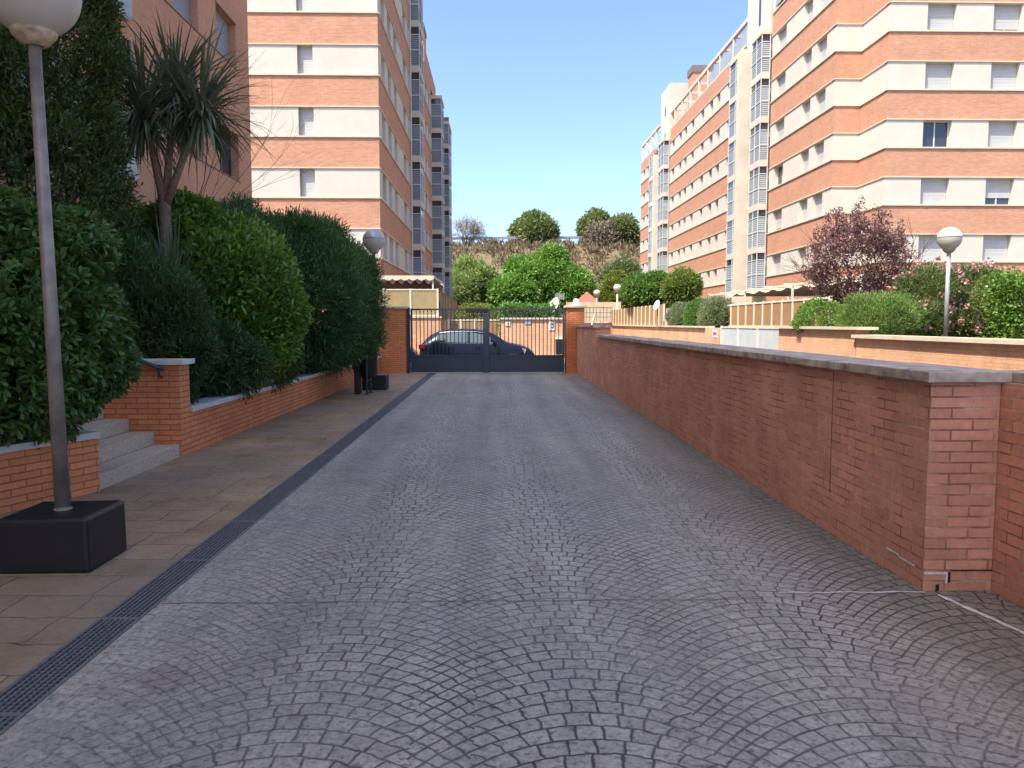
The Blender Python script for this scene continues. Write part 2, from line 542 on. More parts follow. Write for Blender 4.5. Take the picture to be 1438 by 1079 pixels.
def leaf_arrays(rng, base, d, L, W, shape=0, droop=0.0):
    """base (N,3), d (N,3) unit directions -> verts, quads.  shape 0: 4-point leaf, 1: obovate 6-point folded leaf"""
    n = len(base)
    L = np.broadcast_to(L, (n,))[:, None]; W = np.broadcast_to(W, (n,))[:, None]
    up = rng.normal(0, .55, (n, 3)); up[:, 2] += 1.0
    s = unit(np.cross(d, up)); nn = np.cross(s, d)
    dr = np.zeros((n, 3)); dr[:, 2] = -droop
    if shape == 0:
        v = np.stack([base, base + d * L * .55 + s * W * .5 + nn * W * .12, base + d * L + dr * L, base + d * L * .55 - s * W * .5 + nn * W * .12], 1)
        q = np.arange(n)[:, None] * 4 + np.arange(4)[None]
        return v.reshape(-1, 3), q
    tip = base + d * L + dr * L
    m1 = base + d * L * .35; m2 = base + d * L * .78 + dr * L * .5
    v = np.stack([base, m1 + s * W * .26 + nn * W * .10, m2 + s * W * .5 + nn * W * .16, tip,
                  m2 - s * W * .5 + nn * W * .16, m1 - s * W * .26 + nn * W * .10], 1)
    k = np.arange(n)[:, None] * 6
    q = np.concatenate([k + np.array([0, 1, 2, 3])[None], k + np.array([0, 3, 4, 5])[None]], 0)
    return v.reshape(-1, 3), q


def bumps(rng, ells, n, size, at=.82, zmin=None):
    out = list(ells)
    for i in range(n):
        e = ells[rng.integers(len(ells))]
        d = unit(rng.normal(size=3))
        if d[2] < -.5:
            d[2] = -d[2]
        c = np.array(e[:3]) + d * np.array(e[3:6]) * at * rng.uniform(.85, 1.08)
        if zmin is not None and c[2] < zmin:
            continue
        r = size * rng.uniform(.6, 1.3)
        out.append((*c, r, r, r * rng.uniform(.75, 1.05)))
    return out


def shell(rng, ells, n, inner=.72, reject=.8, zmin=None):
    E = np.array(ells, dtype=float)
    area = (E[:, 3] * E[:, 4] * E[:, 5]) ** (2 / 3)
    pts, nor = [], []
    got = 0
    for _ in range(12):
        k = rng.choice(len(E), size=n, p=area / area.sum())
        d = unit(rng.normal(size=(n, 3)))
        r = inner + (1 - inner) * rng.random(n) ** .6
        p = E[k, :3] + d * E[k, 3:6] * r[:, None]
        ok = np.ones(n, bool)
        for j in range(len(E)):
            q = ((p - E[j, :3]) / E[j, 3:6])
            ok &= ~((np.einsum('ij,ij->i', q, q) < reject ** 2) & (k != j))
        if zmin is not None:
            ok &= p[:, 2] > zmin
        pts.append(p[ok]); nor.append(unit(d / E[k, 3:6])[ok]); got += ok.sum()
        if got >= n:
            break
    return np.concatenate(pts)[:n], np.concatenate(nor)[:n]


def leaves_obj(name, mat, parent, verts, quads):
    off = ROOT[parent.name]
    o = bpy.data.objects.new(name, mesh_np(name, verts - np.array(off), quads))
    COL.objects.link(o); o.parent = parent; o.data.materials.append(mat)
    ROOT[o.name] = off
    return o


def foliage_part(rng, parent, mat, ells, n, L, W, style='leaf', inner=.72, reject=.8, zmin=None, upw=.15, name='foliage', droop=0.0, spread=.8):
    pts, nor = shell(rng, ells, n, inner, reject, zmin)
    n = len(pts)
    if style == 'rosette':
        m = 8
        ax = unit(nor + rng.normal(0, .35, (n, 3)) + np.array([0, 0, .35]))
        t1 = unit(np.cross(ax, rng.normal(size=(n, 3)))); t2 = np.cross(ax, t1)
        B, D, LL = [], [], []
        for j in range(m):
            w = 2 * math.pi * j / m + rng.uniform(-.3, .3, n)
            el = rng.uniform(.25, 1.0, n)
            d = unit((t1 * np.cos(w)[:, None] + t2 * np.sin(w)[:, None]) * np.cos(el)[:, None] + ax * np.sin(el)[:, None])
            B.append(pts + rng.normal(0, .004, (n, 3))); D.append(d); LL.append(rng.uniform(.75, 1.15, n) * L)
        v, q = leaf_arrays(rng, np.concatenate(B), np.concatenate(D), np.concatenate(LL), W, 1, .08)
    elif style == 'spray':
        m = 6
        ax = unit(nor * .8 + rng.normal(0, .5, (n, 3)) + np.array([0, 0, upw]))
        B, D, LL = [], [], []
        for j in range(m):
            d = unit(ax + rng.normal(0, .45, (n, 3)))
            B.append(pts + ax * L * .45 * (j - 2)); D.append(d); LL.append(rng.uniform(.7, 1.2, n) * L)
        v, q = leaf_arrays(rng, np.concatenate(B), np.concatenate(D), np.concatenate(LL), W, 0, droop)
    else:
        d = unit(nor * .6 + rng.normal(0, spread, (n, 3)) + np.array([0, 0, upw]))
        v, q = leaf_arrays(rng, pts, d, rng.uniform(.7, 1.25, n) * L, rng.uniform(.8, 1.2, n) * W, 1 if style == 'leaf6' else 0, droop)
    return leaves_obj(name, mat, parent, v, q)


def branches(mb, rng, p, d, length, rad, depth, split=3, bend=.5, sides=5, ends=None):
    pts = [Vector(p)]; r = [rad]
    q = Vector(p); dd = Vector(d).normalized()
    for k in range(3):
        dd = (dd + Vector(rng.normal(0, .13, 3))).normalized()
        q = q + dd * length / 3
        pts.append(q.copy()); r.append(rad * (1 - .14 * (k + 1)))
    mb.tube(pts, r, sides, cap=False)
    if ends is not None:
        ends.append(q.copy())
    if depth <= 0:
        return
    for k in range(split):
        nd = (dd + Vector(rng.normal(0, bend, 3)) + Vector((0, 0, .12))).normalized()
        branches(mb, rng, pts[-1 if k < 2 else 2], nd, length * rng.uniform(.6, .85), rad * .55, depth - 1, split, bend, max(3, sides - 1), ends)


def bush(name, label, cat, base, ells, mat, n, L, W, style='leaf', seed=1, nb=22, bs=.3, inner=.62, zmin=None, group=None, stem='bark', **k):
    rng = np.random.default_rng(seed)
    root = thing(name, label, cat, base, group)
    E = bumps(rng, ells, nb, bs, zmin=zmin)
    foliage_part(rng, root, mat, E, n, L, W, style, inner=inner, zmin=zmin, **k)
    mb = MB()
    cen = np.array([e[:3] for e in ells]).mean(0)
    for i in range(6):
        e = ells[rng.integers(len(ells))]
        tgt = Vector(e[:3]) + Vector(rng.normal(0, .35, 3) * np.array(e[3:6]))
        b = Vector(base) + Vector((rng.normal(0, .01), rng.normal(0, .01), -.06))
        mid = b.lerp(tgt, .5) + Vector(rng.normal(0, .06, 3))
        mb.tube([b, mid, tgt], [.028, .02, .008], 5)
    mb.build('stem', M[stem], root, smooth=True)
    return root


def tree(name, label, base, ells, mat, n, L, W, seed=1, nb=30, bs=1.0, trunk_r=.2, trunk_h=None, inner=.45, group=None, bark='bark', reject=.7, style='leaf', limbs=7, lumps=0, **k):
    rng = np.random.default_rng(seed)
    root = thing(name, label, 'tree', base, group)
    src = list(ells)
    if lumps:
        src = []
        for e in ells:
            src.append((e[0], e[1], e[2] - e[5] * .12, e[3] * .62, e[4] * .62, e[5] * .66))
            for i in range(lumps):
                d = unit(rng.normal(size=3)); d[2] = abs(d[2]) * 1.1 - .42
                f_ = rng.uniform(.42, .72)
                g_ = rng.uniform(.28, .50)
                src.append((e[0] + d[0] * e[3] * f_, e[1] + d[1] * e[4] * f_, e[2] + d[2] * e[5] * f_, e[3] * g_, e[4] * g_, e[5] * g_ * rng.uniform(.8, 1.2)))
    E = bumps(rng, src, nb, bs)
    foliage_part(rng, root, mat, E, n, L, W, style, inner=inner, reject=reject, name='crown', **k)
    mb = MB()
    b = Vector(base)
    cen = Vector(np.array([e[:3] for e in ells]).mean(0))
    top = b + Vector((0, 0, trunk_h or max(.6, (cen.z - b.z) * .55)))
    mb.tube([b - Vector((0, 0, .2)), b.lerp(top, .5) + Vector((trunk_r * .3, 0, 0)), top], [trunk_r * 1.25, trunk_r, trunk_r * .85], 9)
    for i in range(limbs):
        e = E[rng.integers(len(E))]
        tgt = Vector(e[:3])
        mid = top.lerp(tgt, .5) + Vector((0, 0, .15 * (tgt - top).length))
        mb.tube([top - Vector((0, 0, trunk_r)), mid, tgt], [trunk_r * .6, trunk_r * .35, trunk_r * .1], 6)
    mb.build('trunk', M[bark], root, smooth=True)
    return root


# ================================================================== SETTING
structure('ground', MB().box(-400, 400, -60, 700, -.40, -.30), M['earth'])
structure('drive', MB().box(-1.87, 3.0, -8, 24.75, -.2, 0), M['fans'])
structure('pavement', MB().box(-9.0, -2.09, -8, 24.75, -.2, .004), M['slate'])
structure('concrete_strip', MB().box(-2.09, -1.87, 14.0, 24.75, -.2, .002), plain("dark_concrete", (.07, .068, .07), .7, var=.2))
structure('bounce_paving', MB().box(-60, 40, -60, -8.01, -.22, -.01), M['pavement'])  # unseen pale paving added behind the camera to bounce sunlight
structure('street', MB().box(-60, 60, 24.75, 31.0, -.22, -.12), M['asphalt'])
structure('kerb', MB().box(-60, 7.4, 31.0, 31.35, -.2, .12), M['pavement'])
structure('service_road', MB().box(3.2, 7.55, -10, 24.75, -.2, -.10), M['asphalt'])
# repair seams: pale grout lines and a dark saw cut across the drive
mb = MB()
rng = np.random.default_rng(3)
def seam(mb, pts, w, z=.004):
    for (a, b) in zip(pts[:-1], pts[1:]):
        a = Vector((*a, 0)); b = Vector((*b, 0)); d = (b - a).normalized(); s = Vector((-d.y, d.x, 0))
        w1, w2 = w * rng.uniform(.5, 1.3), w * rng.uniform(.5, 1.3)
        mb.quad((a - s * w1).to_tuple()[:2] + (z,), (b - s * w2).to_tuple()[:2] + (z,), (b + s * w2).to_tuple()[:2] + (z,), (a + s * w1).to_tuple()[:2] + (z,))
seam(mb, [(1.62 + i * .085, 4.31 + .008 * math.sin(i * 1.7)) for i in range(11)], .009)
seam(mb, [(2.52 + i * .02, 4.26 - i * .09 + .012 * math.sin(i * 2.1)) for i in range(12)], .016)
structure('pavement_seam', mb, M['crack'])
mb = MB()
seam(mb, [(-1.86 + i * .16, 4.215 + .006 * math.sin(i * 1.3)) for i in range(22)], .004, .003)
structure('pavement_cut', mb, plain("dusty_joint", (.14, .13, .12), .9, var=.3, scale=8))

# hillside
mb = MB()
nx, ny = 90, 40
hr = np.random.default_rng(11)
ph = hr.uniform(0, 6, 8)
def hill_z(x, y):
    t_ = min(max((y - 98) / 30.0, 0), 1)
    crest = 14.3 + .5 * math.sin(x * .05 + 1)
    z = crest * (t_ * t_ * (3 - 2 * t_))
    rough_ = 1.0 - abs(2 * t_ - 1)
    z += rough_ * (.9 * math.sin(x * .21 + ph[0]) * math.sin(y * .3 + ph[1]) + .5 * math.sin(x * .63 + y * .4 + ph[2]))
    return z - .3
for j in range(ny):
    for i in range(nx):
        mb.v.append((-180 + 360 * i / (nx - 1), 95 + 75 * j / (ny - 1), hill_z(-180 + 360 * i / (nx - 1), 95 + 75 * j / (ny - 1))))
for j in range(ny - 1):
    for i in range(nx - 1):
        a = j * nx + i
        mb.f.append((a, a + 1, a + nx + 1, a + nx))
structure('hillside', mb, M['hill'], smooth=True)

# ================================================================== DRIVE WALLS (right)
w = thing('brick_wall', 'long shaded brick wall with grey stone coping along the right side of the drive', 'wall', (2.67, 11.8, 0))
mb = MB(); mb.box(2.47, 2.87, 4.33, 19.4, -.1, 1.215); mb.build('wall', M['brick_drive'], w)
mb = MB()
ys = np.arange(4.29, 19.5, 1.02)
for a, b in zip(ys[:-1], ys[1:]):
    mb.box(2.43 + .003 * math.sin(a * 5), 2.91, a, b - .014, 1.215, 1.275 + .004 * math.sin(a * 9))
mb.build('coping', M['stone_grey'], w, bevel=.006)
mb = MB(); mb.box(2.4685, 2.47, 5.60, 5.609, .3, 1.2); mb.build('expansion_joint', M['joint'], w)
mb = MB()
for (y0, y1, z0, z1) in ((4.42, 4.60, .115, .126), (4.60, 4.75, .126, .137)):
    mb.box(2.466, 2.469, y0, y1, z0, z1)
for (x0, x1, z0, z1) in ((2.475, 2.60, .10, .112), (2.60, 2.612, .045, .112)):
    mb.box(x0, x1, 4.326, 4.329, z0, z1)
mb.build('grout_repair', M['crack'], w)
mb = MB()
for (x0, x1, z0, z1) in ((2.612, 2.628, .05, .115), (2.545, 2.565, 0, .04), (2.628, 2.87, .118, .124)):
    mb.box(x0, x1, 4.3255, 4.3285, z0, z1)
mb.build('crack', M['sign_black'], w)

w = thing('brick_wall', 'brick wall set back beside the near corner of the long drive wall, at the right edge', 'wall', (3.05, -1, 0))
mb = MB(); mb.box(2.875, 3.22, -7, 4.50, -.1, 1.215); mb.build('wall', M['brick_drive'], w)
mb = MB(); mb.box(2.915, 3.26, -7, 4.46, 1.215, 1.275); mb.build('coping', M['stone_grey'], w, bevel=.006)

w = thing('brick_wall', 'short taller brick wall stepping up between the long drive wall and the gate pillar', 'wall', (2.67, 21.5, 0))
mb = MB(); mb.box(2.47, 2.87, 19.42, 23.72, -.1, 1.44); mb.build('wall', M['brick_drive'], w)
mb = MB(); mb.box(2.43, 2.93, 19.36, 23.715, 1.44, 1.50); mb.build('coping', M['stone_grey'], w)

# ================================================================== GATE
def pillar(label, x0, x1, y0, y1, h):
    g = thing('gate_pillar', label, 'pillar', ((x0 + x1) / 2, (y0 + y1) / 2, 0))
    MB().box(x0, x1, y0, y1, -.1, h).build('shaft', M['brick_shade'], g)
    MB().box(x0 - .05, x1 + .06, y0 - .06, y1 + .05, h, h + .07).build('cap', M['stone_sun'], g, bevel=.01)
    return g
pillar('brick gate pillar joining the left bushes, with a flat pale cap', -3.72, -2.77, 23.78, 24.24, 1.99)
pillar('narrow brick gate pillar at the right end of the gate, white beacon on top', 2.16, 2.70, 23.75, 24.27, 2.02)
b = thing('beacon', 'small white gate beacon standing on the right gate pillar', 'lamp', (2.47, 24.0, 2.09))
mb = MB(); mb.lathe([(0, 2.09), (.15, 2.09), (.14, 2.14), (.09, 2.19), (.085, 2.27), (.05, 2.30), (0, 2.305)], 2.47, 24.0, 16); mb.build('housing', M['sign_white'], b, smooth=True)
mb = MB(); mb.box(2.33, 2.61, 23.9, 24.1, 2.075, 2.1); mb.build('base', M['sign_white'], b)

g = thing('metal_gate', 'dark grey double driveway gate of thin bars above solid lower panels', 'gate', (-.3, 24, 0))
GX0, GX1 = -2.66, 2.10
MBp = MB()
for xx in (GX0 - .09, GX1 + .03):
    MB().box(xx, xx + .09, 23.93, 24.05, 0, 2.02).build('post', M['metal_dark'], g, bevel=.005)
cx = -.29
for (xa, xb, side) in ((GX0 + .02, cx - .01, 1), (cx + .01, GX1 + .01, -1)):
    fr = MB()
    y0, y1 = 23.965, 24.015
    fr.box(xa, xb, y0, y1, 1.945, 1.995)
    fr.box(xa, xb, y0, y1, .52, .565)
    fr.box(xa, xb, y0, y1, .035, .075)
    st = .055
    fr.box(xa, xa + st, y0 - .002, y1 + .002, .03, 1.99)
    fr.box(xb - st, xb, y0 - .002, y1 + .002, .03, 1.99)
    lf = fr.build('gate_leaf', M['metal_dark'], g)
    MB().box(xa + st, xb - st, y0 + .012, y1 - .012, .075, .52).build('panel', M['panel_dark'], lf)
    nb = 18
    for i in range(nb):
        xx = xa + st + (xb - xa - 2 * st) * (i + 1) / (nb + 1)
        MB().box(xx - .0125, xx + .0125, y0 + .013, y1 - .013, .565, 1.945).build('bar', M['metal_dark'], lf)
    hx = xa - .012 if side == 1 else xb - .008
    for hz in (.25, 1.75):
        MB().tube([(hx + .01, y0 - .015, hz - .06), (hx + .01, y0 - .015, hz + .06)], .018, 8).build('hinge', M['galv'], lf)
    if side == -1:
        MB().box(xa + .10, xa + .19, y0 - .03, y0 - .004, .95, 1.12).build('lock', M['rubber'], lf, bevel=.006)
        MB().tube([(xa + .14, y0 - .03, 1.06), (xa + .14, y0 - .07, 1.06), (xa + .23, y0 - .07, 1.06)], .009, 6).build('handle', M['galv'], lf)
    if side == 1:
        MB().box(xb - .62, xb + .02, y0 - .05, y0 - .004, 1.87, 2.02).build('door_closer', M['rubber'], lf, bevel=.02)
        MB().box(xb - .11, xb + .09, y0 - .06, y0 - .004, .03, 1.86).build('meeting_stile', M['metal_dark'], lf, bevel=.01)
MB().box(GX0, GX1, 23.98, 24.0, .004, .03).build('threshold', M['frame_alu'], g)

# ================================================================== LEFT PLANTERS, STEPS
def angled(o, d, n, t0, t1, label, h=.56, th=.28):
    w = thing('planter_wall', label, 'wall', (*o, 0))
    mb = MB(); mb.obox(o, d, n, t0, t1, -th, 0, -.1, h - .06); mb.build('wall', M['brick_shade'], w)
    mb = MB()
    tt = t0
    while tt < t1 - .01:
        te = min(tt + .95, t1)
        mb.obox(o, d, n, tt, te - .005, -th - .02, .035, h - .06, h); tt = te
    mb.build('coping', M['stone_white'], w, bevel=.005)
    return w
a23 = R(23)
angled((-3.66, 7.12), (-math.sin(a23), -math.cos(a23)), (math.cos(a23), -math.sin(a23)), 0, 9.0,
       'low brick planter wall with pale coping behind the nearest lamp, left edge')
angled((-3.66, 9.28), (.008, 1.0), (1.0, -.008), 0, 14.45, 'long low brick planter wall under the row of big green bushes', .55)
f = thing('flank_wall', 'short brick wall with white coping and black handrail beside the granite steps', 'wall', (-4.5, 9.1, 0))
MB().box(-6.6, -3.66, 8.98, 9.275, -.1, 1.07).build('wall', M['brick_shade'], f)
MB().box(-6.6, -3.60, 8.93, 9.31, 1.07, 1.13).build('coping', M['stone_white'], f, bevel=.006)
hr_ = MB(); hr_.tube([(-3.80, 8.90, 1.02), (-4.2, 8.90, 1.18), (-5.6, 8.90, 1.82)], .022, 8); ho = hr_.build('handrail', M['metal_dark'], f, smooth=True)
MB().tube([(-3.86, 8.98, .93), (-3.86, 8.92, .94), (-3.86, 8.90, 1.03)], .012, 6).build('bracket', M['metal_dark'], ho)
s = thing('steps', 'granite steps climbing left between the near bush and the brick flank wall', 'steps', (-4.3, 8.1, 0))
for k in range(5):
    x1 = -3.68 - .285 * k
    mb = MB(); mb.box(-6.6, x1, 7.14 - .05 * k, 8.975, .15 * k - (.1 if k == 0 else 0), .15 * k + .148); mb.build('step', M['granite'], s, bevel=.008)
# planter soil
structure('planter_soil', MB().box(-9, -3.93, 9.3, 23.7, -.1, .47), M['soil'])
mb = MB()
mb.hexa([(-9, -2, -.1), (-7.5, -2, -.1), (-3.98, 6.98, -.1), (-9, 6.98, -.1), (-9, -2, .46), (-7.5, -2, .46), (-3.98, 6.98, .46), (-9, 6.98, .46)])
structure('planter_soil', mb, M['soil'])
MB_ = MB(); MB_.box(-9, -3.96, 6.82, 6.985, -.1, .5)

# drain
d = thing('drain_grate', 'dark steel slot drain grating running along the left side of the drive', 'drain', (-1.98, 8, 0))
mb = MB()
for i in range(8):
    x = -2.075 + .19 * i / 7
    mb.box(x - .0045, x + .0045, -4, 14, -.03, .003)
y = -1.0
yy = []
y = 2.4
while y < 14:
    mb.box(-2.078, -1.882, y - .004, y + .004, -.03, -.004)
    y += .032 if y < 8 else .06
mb.box(-2.09, -2.078, -4, 14, -.04, .004); mb.box(-1.882, -1.872, -4, 14, -.04, .004)
for k in range(15):
    mb.box(-2.078, -1.882, k - .012, k + .012, -.03, .0035)
mb.build('grating', M['steel'], d)
MB().box(-2.09, -1.872, -4, 14, -.19, -.15).build('channel', M['rubber'], d)

# ================================================================== LAMPS, BIN
def lamp(label, base, h, rad, pole_r, polemat, capmat, foot=True, group='globe lamps', seg=40):
    x, y, z = base
    L = thing('street_lamp', label, 'street lamp', base, group)
    if foot:
        bx = MB(); bx.box(x - .28, x + .28, y - .255, y + .255, z, z + .35); bx.build('foot', M['rubber'], L, bevel=.022)
        MB().lathe([(0, z + .35), (pole_r + .010, z + .35), (pole_r + .010, z + .354), (pole_r + .002, z + .358), (pole_r + .002, z + .37)], x, y, 20).build('base_ring', M['galv'], L)
    zc = z + h
    MB().tube([(x, y, z + (.35 if foot else 0)), (x, y, zc - rad - .03)], [pole_r, pole_r * (.74 if foot else .95)], 20).build('pole', polemat, L, smooth=True)
    MB().lathe([(pole_r, zc - rad - .06), (pole_r + .03, zc - rad - .05), (.125, zc - rad + .005), (.13, zc - rad + .03), (.12, zc - rad + .035)], x, y, 24).build('collar', M['collar'], L, smooth=True)
    lo, hi = [], []
    for k in range(13):
        w_ = -math.pi / 2 + .45 + (math.pi / 2 - .45 + .08) * k / 12
        lo.append((rad * math.cos(w_), zc + rad * math.sin(w_)))
    for k in range(11):
        w_ = .08 + (math.pi / 2 - .08) * k / 10
        hi.append(((rad + .004) * math.cos(w_), zc + (rad + .004) * math.sin(w_)))
    MB().lathe(lo, x, y, seg).build('globe', M['globe'], L, smooth=True)
    MB().lathe([(rad - .002, hi[0][1])] + hi, x, y, seg).build('globe_cap', capmat, L, smooth=True)
    return L
near_lamp = lamp('nearest globe lamp on a galvanised pole standing in a black block, left foreground', (-2.80, 4.985, 0), 3.59, .275, .047, M['galv'], M['globe_cap'])
near_lamp.rotation_euler = (0, -.015, 0)
lamp('globe lamp with a grey half cap behind the waste bin near the gate', (-2.83, 18.15, 0), 3.46, .255, .045, M['pole_brown'], M['globe_cap'])

b = thing('litter_bin', 'black litter bin hung between two thin posts in front of the lamp by the gate', 'bin', (-2.75, 16.9, 0))
mb = MB()
mb.lathe([(0, .36), (.15, .36), (.17, .42), (.20, .86), (.205, .88), (.185, .88), (.16, .45), (0, .42)], -2.80, 16.98, 18)
mb.build('bucket', M['rubber'], b, smooth=True)
mb = MB()
for yy in (16.72, 17.24):
    mb.tube([(-2.80, yy, 0), (-2.80, yy, .92)], .022, 8)
mb.tube([(-2.80, 16.72, .915), (-2.80, 17.24, .915)], .02, 8)
mb.tube([(-2.80, 16.72, .30), (-2.80, 17.24, .30)], .014, 8)
mb.build('frame', M['metal_dark'], b)
mb = MB()
for yy in (16.72, 17.24):
    MB().lathe([(0, .004), (.06, .004), (.06, .02), (0, .02)], -2.80, yy, 12).build('foot_plate', M['metal_dark'], b)
MB().box(-3.10, -2.98, 16.86, 17.12, 0, .80).build('back_plate', M['rubber'], b, bevel=.01)

# ================================================================== BUILDINGS
LEDGE = [4.82 + 2.95 * k for k in range(0, 8)]
WH = 1.38


class Building:
    def __init__(s, name, label, loc, bm='brick_far'):
        s.root = thing(name, label, 'building', loc)
        s.brick, s.white, s.ledge, s.joint = MB(), MB(), MB(), MB()
        s.bm = bm
        s.cache = {}

    def window(s, o, d, n, t0, t1, z0, z1, depth=.2, shut=1.0, kind='light'):
        wdt, h = round(t1 - t0, 3), round(z1 - z0, 3)
        key = (wdt, h, round(shut, 2), kind, depth)
        if key not in s.cache:
            fr = MB()
            fw = .05
            yb = depth
            fr.box(0, wdt, yb, yb + .05, 0, fw); fr.box(0, wdt, yb, yb + .05, h - fw, h)
            fr.box(0, fw, yb, yb + .05, fw, h - fw); fr.box(wdt - fw, wdt, yb, yb + .05, fw, h - fw)
            if wdt > .9:
                fr.box(wdt / 2 - .03, wdt / 2 + .03, yb - .001, yb + .05, fw, h - fw)
            pn = MB(); pn.box(fw, wdt - fw, yb + .03, yb + .045, fw, h - fw)
            sh = MB()
            if shut > 0:
                ns = max(2, int(h * shut / .07))
                zz = h * (1 - shut)
                if shut > .95:
                    zz = .06 if int(wdt * 1000) % 3 else .015
                st = (h - zz) / ns
                for i in range(ns):
                    sh.hexa([(.02, yb - .030, zz + st * i), (wdt - .02, yb - .030, zz + st * i), (wdt - .02, yb - .004, zz + st * i), (.02, yb - .004, zz + st * i),
                             (.02, yb - .024, zz + st * (i + .93)), (wdt - .02, yb - .024, zz + st * (i + .93)), (wdt - .02, yb - .004, zz + st * (i + .93)), (.02, yb - .004, zz + st * (i + .93))])
            s.cache[key] = (fr.mesh('frame'), pn.mesh('pane'), sh.mesh('shutter') if shut > 0 else None)
            s.cache[key][0].materials.append(M['frame_alu'] if kind == 'light' else M['frame_dark'])
            s.cache[key][1].materials.append(M['glass'])
            if shut > 0:
                s.cache[key][2].materials.append(M['shutter'] if kind == 'light' else M['shutter_grey'])
        fr, pn, sh = s.cache[key]
        off = s.root.location
        # local x along the wall so that local +y points into the wall
        inw = Vector((-n[0], -n[1], 0))
        xl = Vector((inw.y, -inw.x, 0))
        start = t0 if (Vector((d[0], d[1], 0)).dot(xl) > 0) else t1
        wo = bpy.data.objects.new('window', fr); COL.objects.link(wo); wo.parent = s.root
        wo.location = Vector((o[0] + d[0] * start, o[1] + d[1] * start, z0)) - off
        wo.rotation_euler = (0, 0, math.atan2(xl.y, xl.x))
        po = bpy.data.objects.new('pane', pn); COL.objects.link(po); po.parent = wo
        if sh:
            so = bpy.data.objects.new('shutter', sh); COL.objects.link(so); so.parent = wo

    def facade(s, o, p1, n, k0, k1, wins=(), zbase=-.3, ztop=None, th=.4, seed=0, depth=.2, e0=.0, e1=.0):
        """banded wall from o to p1; white band above each ledge k0..k1; wins: (t0, t1) ranges open in every white band"""
        rng = random.Random(seed)
        L = math.hypot(p1[0] - o[0], p1[1] - o[1])
        d = ((p1[0] - o[0]) / L, (p1[1] - o[1]) / L)
        zprev = zbase
        for k in range(k0, k1 + 1):
            z = LEDGE[k]
            q = MB(); q.obox(o, d, n, -e0, L + e1, -th, 0, zprev, z - .075); q.build('brick_wall_band', M[s.bm], s.root)
            zt = z + WH
            s.ledge.obox(o, d, n, -e0 - .06 * (e0 > 0), L + e1, -th - .003, .07, z - .075, z)
            s.ledge.obox(o, d, n, -e0 - .06 * (e0 > 0), L + e1, -th - .003, .055, zt, zt + .055)
            out = [(-e0, -th), (L + e1, -th), (L + e1, -.003)]
            for (a, b) in sorted(wins, reverse=True):
                out += [(b, -.003), (b, -th + .06), (a, -th + .06), (a, -.003)]
                s.window(o, d, n, a, b, z, zt, depth, rng.choice((1, 1, 1, 1, .97, .99, .93, .88, .72, .97, .0)) if b - a > .6 else 1.0)
            out.append((-e0, -.003))
            q = MB(); q.prism([(o[0] + d[0] * t_ + n[0] * k_, o[1] + d[1] * t_ + n[1] * k_) for t_, k_ in out], z, zt)
            q.build('white_wall_band', M['cream'], s.root)
            zprev = zt + .055
        if ztop is not None and ztop > zprev:
            q = MB(); q.obox(o, d, n, -e0, L + e1, -th, 0, zprev, ztop); q.build('brick_wall_band', M[s.bm], s.root)
        return d

    def finish(s):
        if s.brick.v: s.brick.build('brick_wall_band', M[s.bm], s.root)
        if s.white.v: s.white.build('white_wall_band', M['cream'], s.root)
        if s.ledge.v: s.ledge.build('ledge', M['cream_trim'], s.root)


